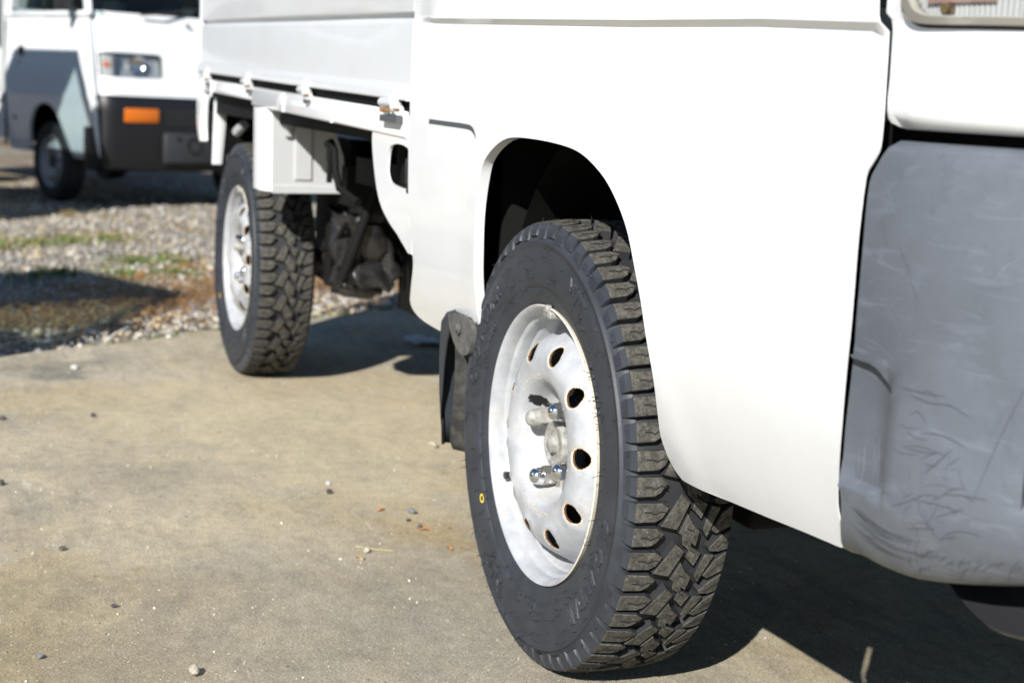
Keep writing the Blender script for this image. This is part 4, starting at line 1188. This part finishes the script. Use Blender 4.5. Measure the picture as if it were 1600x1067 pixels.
# =================================================================== OTHER TRUCKS
def y_side(z): return float(np.interp(z, [.25, .34, .45, .62, .80, 1.2], [.03, .006, -.01, -.022, -.026, -.010]))
def make_other():
    t = empty('kei_truck')
    W = 1.395
    def front_x(z): return float(np.interp(z, [.2, .66, .69, 1.18, 1.3], [.60, .60, .585, .47, .43]))
    arch = smooth_line([(-.40, .30), (-.395, .36), (-.37, .46), (-.32, .54), (-.24, .595), (-.13, .615), (-.03, .60), (.05, .55), (.12, .46), (.17, .38), (.215, .30)], 3)
    o = arch + [(.56, .298)] + [(.575, .32), (.56, .62), (.555, .70), (front_x(.9) - .03, .9), (front_x(1.14) - .03, 1.14)] + [(-.72, 1.14), (-.72, .30)]
    gr = [[(x, .905 + d) for x in np.arange(-.70, .5, .05)] for d in (0, .006)]
    def yy(x, z):
        y = y_side(z)
        if .905 < z < .93: y -= .006 * (1 - (z - .905) / .025)
        if .655 < z < .70: y -= .008 * (1 - abs(z - .675) / .023)
        return y
    for mir in (0, 1):
        V, F = sheet(resample(o, .03), [], gr, .04, lambda x, z: (x, W - yy(x, z) if mir else yy(x, z), z), lambda x, z: (x, W - yy(x, z) - .02 if mir else yy(x, z) + .02, z))
        mesh_obj('cab_side', V, [f[::-1] for f in F] if mir else F, M_white, t, 35)
        Y = (lambda y: W - y) if mir else (lambda y: y)
        mb = MB(); mb.box(-.50, -.43, *sorted((Y(-.034), Y(-.022))), .90, .965); hd = mb.build('door_handle', M_dark_plastic, t, None, .01)
        mb = MB(); mb.lathe_y([(0, .012), (-.004, .012)], 12, 0, (-.50, Y(-.026), .86), cap0=True, cap1=True); mb.build('key_lock', M_steel, t)
        mb = MB(); mb.box(-.716, -.713, *sorted((Y(-.028), Y(-.01))), .32, 1.12); mb.box(-.60, -.56, *sorted((Y(-.026), Y(-.015))), .50, .515); split(mb.build('door_seam', M_plate, t))
        # mirror
        mb = MB(); mb.box(.30, .34, *sorted((Y(-.16), Y(-.05))), 1.17, 1.36); mb.tube([(.34, Y(-.0), 1.17), (.32, Y(-.07), 1.20)], .012); mb.build('mirror', M_dark_plastic, t, None, .012)
    # nose
    def nx(y, z):
        e = min(y, W - y); r = .12
        k = 0 if e > r else r - sqrt(max(r * r - (r - e) ** 2, 0))
        return front_x(z) - k * .9
    HL = [(.030, .945), (.030, .80), (.42, .80), (.437, .815), (.44, .91), (.425, .938), (.39, .945)]
    HM = [(W - y, z) for y, z in HL[::-1]]
    V, F = sheet(resample([(.0, .692), (W, .692), (W, 1.18), (0, 1.18)], .03), [resample(HL, .03), resample(HM, .03)], [], .045, lambda y, z: (nx(y, z), y, z), lambda y, z: (nx(y, z) - .02, y, z))
    mesh_obj('nose_panel', V, F, M_white, t, 40)
    for mir in (0, 1):
        Y = (lambda y: W - y) if mir else (lambda y: y)
        def qd(y0, y1, z0, z1, off, m, name, par, n=6):
            V = [(nx(Y(y), z) + off, Y(y), z) for y in np.linspace(y0, y1, n) for z in (z0, z1)]
            return mesh_obj(name, V, [(2 * i, 2 * i + 2, 2 * i + 3, 2 * i + 1) for i in range(n - 1)], m, par)
        h = qd(.032, .438, .802, .943, -.045, M_hl_silver, 'headlight', t)
        qd(.032, .115, .802, .943, -.030, M_hl_frost, 'corner_lamp', h); qd(.058, .092, .86, .885, -.020, M_orange, 'lamp_bulb', h, 3)
        mb = MB(); mb.box(nx(.2, .87) - .03, nx(.2, .87) - .002, *sorted((Y(.112), Y(.120))), .802, .943); mb.build('lamp_divider', M_plate, h)
        mb = MB(); cy = Y(.27)
        mb.lathe_y([(0, .06), (.01, .055), (.03, .03), (.035, .002)], 20, 0); 
        b = mb.build('lamp_bowl', M_chrome, h, 60); b.location = (nx(.27, .87) - .010, cy, .875); b.rotation_euler = (0, 0, pi / 2)
        qd(.031, .439, .801, .944, .001, M_clear, 'lens', h)
    # bumper with indicators, slots and plate holder
    bp = [(.24, .540), (.26, .600), (.30, .612), (.50, .618), (.60, .622), (.655, .622), (.685, .605)]
    V = []; ys = [0, .004, .012, .03, .06, .10, .2, .4, .7, 1.0, 1.195, 1.295, 1.335, 1.365, 1.383, 1.391, W]
    for y in ys:
        e = min(y, W - y); r = .10; k = 0 if e > r else r - sqrt(max(r * r - (r - e) ** 2, 0))
        for z, x in bp: V.append((x - k, y * 1.014 - .01, z))
    n = len(bp); F = [(i * n + j, (i + 1) * n + j, (i + 1) * n + j + 1, i * n + j + 1) for i in range(len(ys) - 1) for j in range(n - 1)]
    F += [tuple(i * n + n - 1 for i in range(len(ys)))]
    bo = mesh_obj('bumper', V, F, M_bump2, t, 40)
    mb = MB(); mb.box(.40, .545, -.0135, .05, .25, .69); mb.box(.40, .545, W - .05, W + .0135, .25, .69); split(mb.build('bumper_end', M_dark_plastic, t, None, .01))
    for mir in (0, 1):
        Y = (lambda y: W - y) if mir else (lambda y: y)
        mb = MB(); mb.box(.60, .626, *sorted((Y(.14), Y(.375))), .532, .622); ind = mb.build('indicator', M_orange, t, None, .012)
    for z in (.605, .572, .54):
        mb = MB(); mb.box(.60, .6245, .42, W - .42, z - .011, z + .006); mb.build('grille_slot', M_dark_plastic, bo)
    mb = MB(); mb.box(.61, .650, .40, .76, .295, .48); pl = mb.build('plate_holder', M_holder, t, None, .01)
    for (py, pz, r) in ((.60, .405, .052), (.49, .445, .014), (.71, .445, .014)):
        mb = MB(); mb.lathe_y([(-.004, r), (.0, r), (.0, r * .65), (.006, r * .6)], 24, 0, cap1=True); q = mb.build('plate_hole', M_black, pl, 40); q.location = (.654, py, pz); q.rotation_euler = (0, 0, pi / 2)
    # wipers
    mb = MB(); mb.tube([(.505, .30, 1.175), (.52, .42, 1.19), (.47, .72, 1.235)], .008, 6); mb.tube([(.505, .85, 1.175), (.52, .95, 1.19), (.47, 1.25, 1.235)], .008, 6); split(mb.build('wiper', M_dark_plastic, t))
    mb = MB(); mb.tube([(.495, .62, 1.13), (.515, .62, 1.135)], [.012, .008], 8); mb.build('washer_nozzle', M_dark_plastic, t)
    greenhouse(t, W, 1.15, 1.78, -.72, .47, .18, .06)
    mb = MB(); mb.box(-.70, .40, .02, W - .02, 1.120, 1.145); mb.box(-.72, -.70, .02, W - .02, .35, 1.14); mb.box(-.7, .52, .04, W - .04, .30, .33)
    mb.box(-.42, .24, .28, W - .28, .30, .66); mb.box(-.41, .225, .015, .28, .618, .64); mb.build('inner_body', M_under, t)
    mb = MB()
    for y in (.2, .8): mb.box(-.66, -.30, y, y + .4, 1.146, 1.18); mb.box(-.68, -.60, y, y + .4, 1.18, 1.45)
    mb.build('seat', M_dark_plastic, t, None, .02)
    # bed
    mb = MB()
    for y0, y1 in ((-.02, .0), (W, W + .02)): mb.box(-2.72, -.84, y0, y1, .68, .95)
    split(mb.build('bed_gate', M_gate, t, None, .004))
    mb = MB()
    for y0, y1 in ((-.026, -.021), (W + .021, W + .026)):
        for z in (.74, .83, .90): mb.box(-2.70, -.86, y0, y1, z, z + .025)
    split(mb.build('gate_rib', M_gate, t))
    mb = MB(); mb.box(-2.74, -2.722, -.02, W + .02, .68, .95); mb.build('tail_gate', M_gate, t)
    mb = MB(); mb.box(-.838, -.82, .0, W, .68, 1.30); mb.build('bed_headboard', M_gate, t)
    mb = MB(); mb.box(-2.72, -.82, .0, W, .60, .678); mb.build('bed_floor', M_white, t)
    mb = MB(); mb.box(-1.25, -.82, .02, .05, .36, .60); mb.build('side_skirt', M_white, t)
    mb = MB(); mb.box(-2.7, .5, .35, .42, .40, .55); mb.box(-2.7, .5, W - .42, W - .35, .40, .55); mb.box(-1.1, -.7, .4, 1.0, .28, .5); split(mb.build('chassis_rail', M_under, t))
    # wheels
    for x in (-.075, -1.955):
        for y, rz in ((.0, 0), (W, pi)):
            w = empty('wheel', (x, y, .258), rz, t)
            for k, nm in (('tyre', 'tyre'), ('rim', 'rim'), ('wheel_disc', 'wheel_disc'), ('hub_cap', 'hub_cap')):
                if k == 'tyre': me = ROAD_TYRE
                elif k == 'hub_cap': me = DARK_HUB
                else: me = WM[k].data
                q = bpy.data.objects.new(nm, me); q.scale = (.96, 1, .96); link(q, w)
            q = bpy.data.objects.new('brake_drum', WM['brake_drum'].data); link(q, w)
    return t
mb = MB(); mb.lathe_y([(y, min(r, .268)) for y, r in prof], 96); ro = mb.build('road_tyre', M_groove, None, 60); ROAD_TYRE = ro.data; bpy.data.objects.remove(ro)
mb = MB(); mb.lathe_y([(.038, .040), (.006, .038), (.0, .034), (-.002, .001)], 24); ro = mb.build('dark_hub', M_dark_plastic, None, 40); DARK_HUB = ro.data; bpy.data.objects.remove(ro)

def copy_tree(o, parent=None):
    c = o.copy(); COL.objects.link(c); c.parent = parent
    for ch in list(o.children): copy_tree(ch, c)
    return c
far_truck = make_other()
far_truck.location = (-8.27, .10, -.142); far_truck.rotation_euler = (0, 0, radians(20))
tag(far_truck, 'far white kei truck with orange indicator facing the camera, half in shadow', 'truck', 'white kei trucks parked in the yard')
nb = copy_tree(far_truck)
nb.location = (-6.51, -2.06, -.13); nb.rotation_euler = (0, 0, radians(20))
tag(nb, 'white kei truck beside the far truck, throwing its shadow on the far truck', 'truck', 'white kei trucks parked in the yard')

nt = copy_tree(far_truck)
nt.location = (-.72, -3.12, 0.004); nt.rotation_euler = (0, 0, radians(20))
tag(nt, 'white kei truck outside the photo, throwing its shadow on the gravel by the slab', 'truck', 'white kei trucks parked in the yard')

# dark open shed behind the far truck
shed = empty('storage_shed', (-16, -2, -.15), radians(8))
tag(shed, 'dark open-fronted storage shed behind the far truck', 'shed')
M_tin = mat('dark_tin', (.03, .028, .026), .7)
mb = MB()
for k in range(60): mb.box(-5, -4.96 - .02 * (k % 2), -6 + .2 * k, -5.8 + .2 * k, 0, 3.2)
mb.build('back_wall', M_tin, shed)
mb = MB(); mb.box(-5, 0, -6.1, -6.02, 0, 3.2); mb.box(-5, 0, 6.02, 6.1, 0, 3.2); split(mb.build('side_wall', M_tin, shed))
V = [(-5.3, -6.4, 3.1), (.6, -6.4, 3.6), (.6, 6.4, 3.6), (-5.3, 6.4, 3.1)]
mb = MB(); mb.add(V + [(x, y, z + .06) for x, y, z in V], [(0, 1, 2, 3)[::-1], (4, 5, 6, 7)] + [(i, (i + 1) % 4, 4 + (i + 1) % 4, 4 + i) for i in range(4)]); mb.build('roof', M_tin, shed)
for y in (-6, -2, 2, 6): mb = MB(); mb.box(-.1, .02, y - .06, y + .06, 0, 3.5); mb.build('post', M_tin, shed)

# =================================================================== SMALL THINGS ON THE SLAB
def pebble(x, y, r, col, label, seed, flat=.7):
    R = random.Random(seed)
    bm = bmesh.new(); bmesh.ops.create_icosphere(bm, subdivisions=2, radius=1)
    cuts = [(Vector((R.gauss(0, 1), R.gauss(0, 1), R.gauss(0, .7))).normalized(), R.uniform(.55, .85)) for _ in range(9)]
    for v in bm.verts:
        for nn, dd in cuts:
            e = v.co.dot(nn) - dd
            if e > 0: v.co -= nn * e
    ph = [R.uniform(0, 6) for _ in range(3)]
    for v in bm.verts:
        c = v.co.copy(); k = 1 + .18 * sin(2.3 * c.x + ph[0]) + .14 * sin(3.1 * c.y + ph[1]) + .1 * sin(4 * c.z + ph[2]) + R.uniform(-.04, .04)
        v.co = Vector((c.x * k * 1.15, c.y * k * .9, c.z * k * flat)) * r
    zmin = min(v.co.z for v in bm.verts)
    for v in bm.verts: v.co.z -= zmin + .0006
    me = bpy.data.meshes.new('pebble'); bm.to_mesh(me); bm.free()
    m = mat('pebble_stone', col, .85)
    c = ramp(m, noise(m, coords(m), 250, 5, .7), [(.3, tuple(q * .6 for q in col)), (.7, tuple(min(.9, q * 1.3) for q in col))]); setcol(m, c)
    finish(me, m, 22)
    o = link(bpy.data.objects.new('pebble', me)); o.location = (x, y, 0); o.rotation_euler = (0, 0, R.uniform(0, 6))
    return tag(o, label, 'pebble', 'pebbles scattered on the concrete')
tan = (.42, .38, .30); gry = (.20, .205, .22); drk = (.06, .058, .055)
for i, (x, y, r, c, lb) in enumerate([
    (-.037, -.400, .0085, tan, 'largest pale tan pebble at the near edge of the concrete'),
    (-.131, -.564, .0055, (.17, .18, .22), 'blue-grey pebble in the near left corner of the concrete'),
    (-.55, -.505, .0065, (.12, .11, .09), 'dark brown pebble lying alone left of the pale stain'),
    (-.454, -.078, .0065, (.45, .42, .33), 'pale cream pebble beside the dry straw'),
    (-.420, -.095, .0045, (.30, .27, .16), 'small olive pebble just below the cream pebble'),
    (-.638, .050, .0070, gry, 'grey pebble lying closest to the front tyre'),
    (-.560, .036, .0050, (.13, .12, .11), 'small dark pebble between the grey pebble and the orange leaves'),
    (-.783, -.051, .0060, drk, 'black pebble in the middle of the concrete'),
    (-.845, -.040, .0058, (.40, .40, .40), 'pale grey pebble just beyond the black pebble'),
    (-.927, -.569, .0065, drk, 'black pebble at the left edge of the photo'),
    (-1.425, -.546, .0080, (.09, .085, .08), 'farther dark pebble near the left edge of the photo'),
    (-1.078, .226, .0100, (.46, .41, .32), 'cream pebble just behind the front mud flap'),
    (-1.43, -.373, .0055, drk, 'small dark pebble beyond the left stain'),
    (-.29, -.461, .0042, drk, 'tiny black pebble in front of the pale stain'),
    (-1.951, -.36, .0105, (.5, .49, .46), 'white pebble on the dark patch near the slab edge'),
    (-.60, .030, .0042, drk, 'tiny black pebble beside the grey pebble by the tyre')]):
    pebble(x, y, r, c, lb, i + 3)
# fine grit: nobody could count it
k = 7000
gx_ = rng.uniform(-2.2, .5, k); gy_ = rng.uniform(-1.2, .9, k)
ok = np.array([edge_t(a, b) < -.02 for a, b in zip(gx_, gy_)])
gs = .0004 + .0016 * rng.random(k) ** 4 + .0012 * (rng.random(k) > .985)
stones('grit', np.stack([gx_, gy_, gs * .5], 1)[ok], gs[ok], np.array([(.10, .09, .08), (.45, .42, .36), (.2, .18, .15), (.5, .48, .42), (.30, .2, .1)]))
# fallen leaf scraps and straw
M_leaf = m_rust('dry_leaf', (.50, .20, .05), (.62, .34, .12))
def leaf(x, y, l, w, rz, label):
    mb = MB(); V = []; n = 6
    for i in range(n + 1):
        q = i / n; ww = w * sin(pi * min(.98, .04 + q)) ; zz_ = .0015 + .003 * sin(q * 3.0) ** 2
        V += [(l * (q - .5), -ww, zz_ + .0012), (l * (q - .5), 0, zz_), (l * (q - .5), ww, zz_ + .0016)]
    F = [(3 * i + j, 3 * i + j + 1, 3 * i + j + 4, 3 * i + j + 3) for i in range(n) for j in range(2)]
    o = mesh_obj('fallen_leaf', V, F, M_leaf, None, 180); o.location = (x, y, 0); o.rotation_euler = (0, 0, rz)
    tag(o, label, 'leaf', 'leaf scraps on the concrete')
leaf(-.545, .040, .016, .0028, 1.2, 'curled orange leaf scrap nearest the dark pebbles by the tyre')
leaf(-.440, .046, .014, .003, .2, 'orange leaf scrap lying against the front tyre')
leaf(-.665, .004, .018, .0035, 2.0, 'orange leaf scrap farthest from the tyre, left of the grey pebble')
leaf(-.425, -.100, .009, .003, .9, 'small yellowish leaf scrap touching the olive pebble')
M_straw = mat('dry_straw', (.48, .40, .20), .7)
mb = MB(); mb.tube([(-.485, -.088, .001), (-.46, -.062, .002), (-.452, -.040, .0012)], .0007, 5); st = mb.build('straw', M_straw); tag(st, 'single dry straw lying on the concrete beside the cream pebble', 'straw')
# crumpled white scrap under the bed
mb = MB(); V = []
R = random.Random(5)
for i in range(6):
    for j in range(5): V.append((-2.24 + .024 * (i - 2.5) + R.uniform(-.008, .008), .585 + .022 * (j - 2) + R.uniform(-.006, .006), .003 + R.uniform(0, .014)))
o = mesh_obj('paper_scrap', V, [(5 * i + j, 5 * i + j + 1, 5 * i + j + 6, 5 * i + j + 5) for i in range(5) for j in range(4)], mat('white_paper', (.7, .71, .72), .8))
tag(o, 'crumpled white paper scrap in the shade under the truck bed', 'scrap')
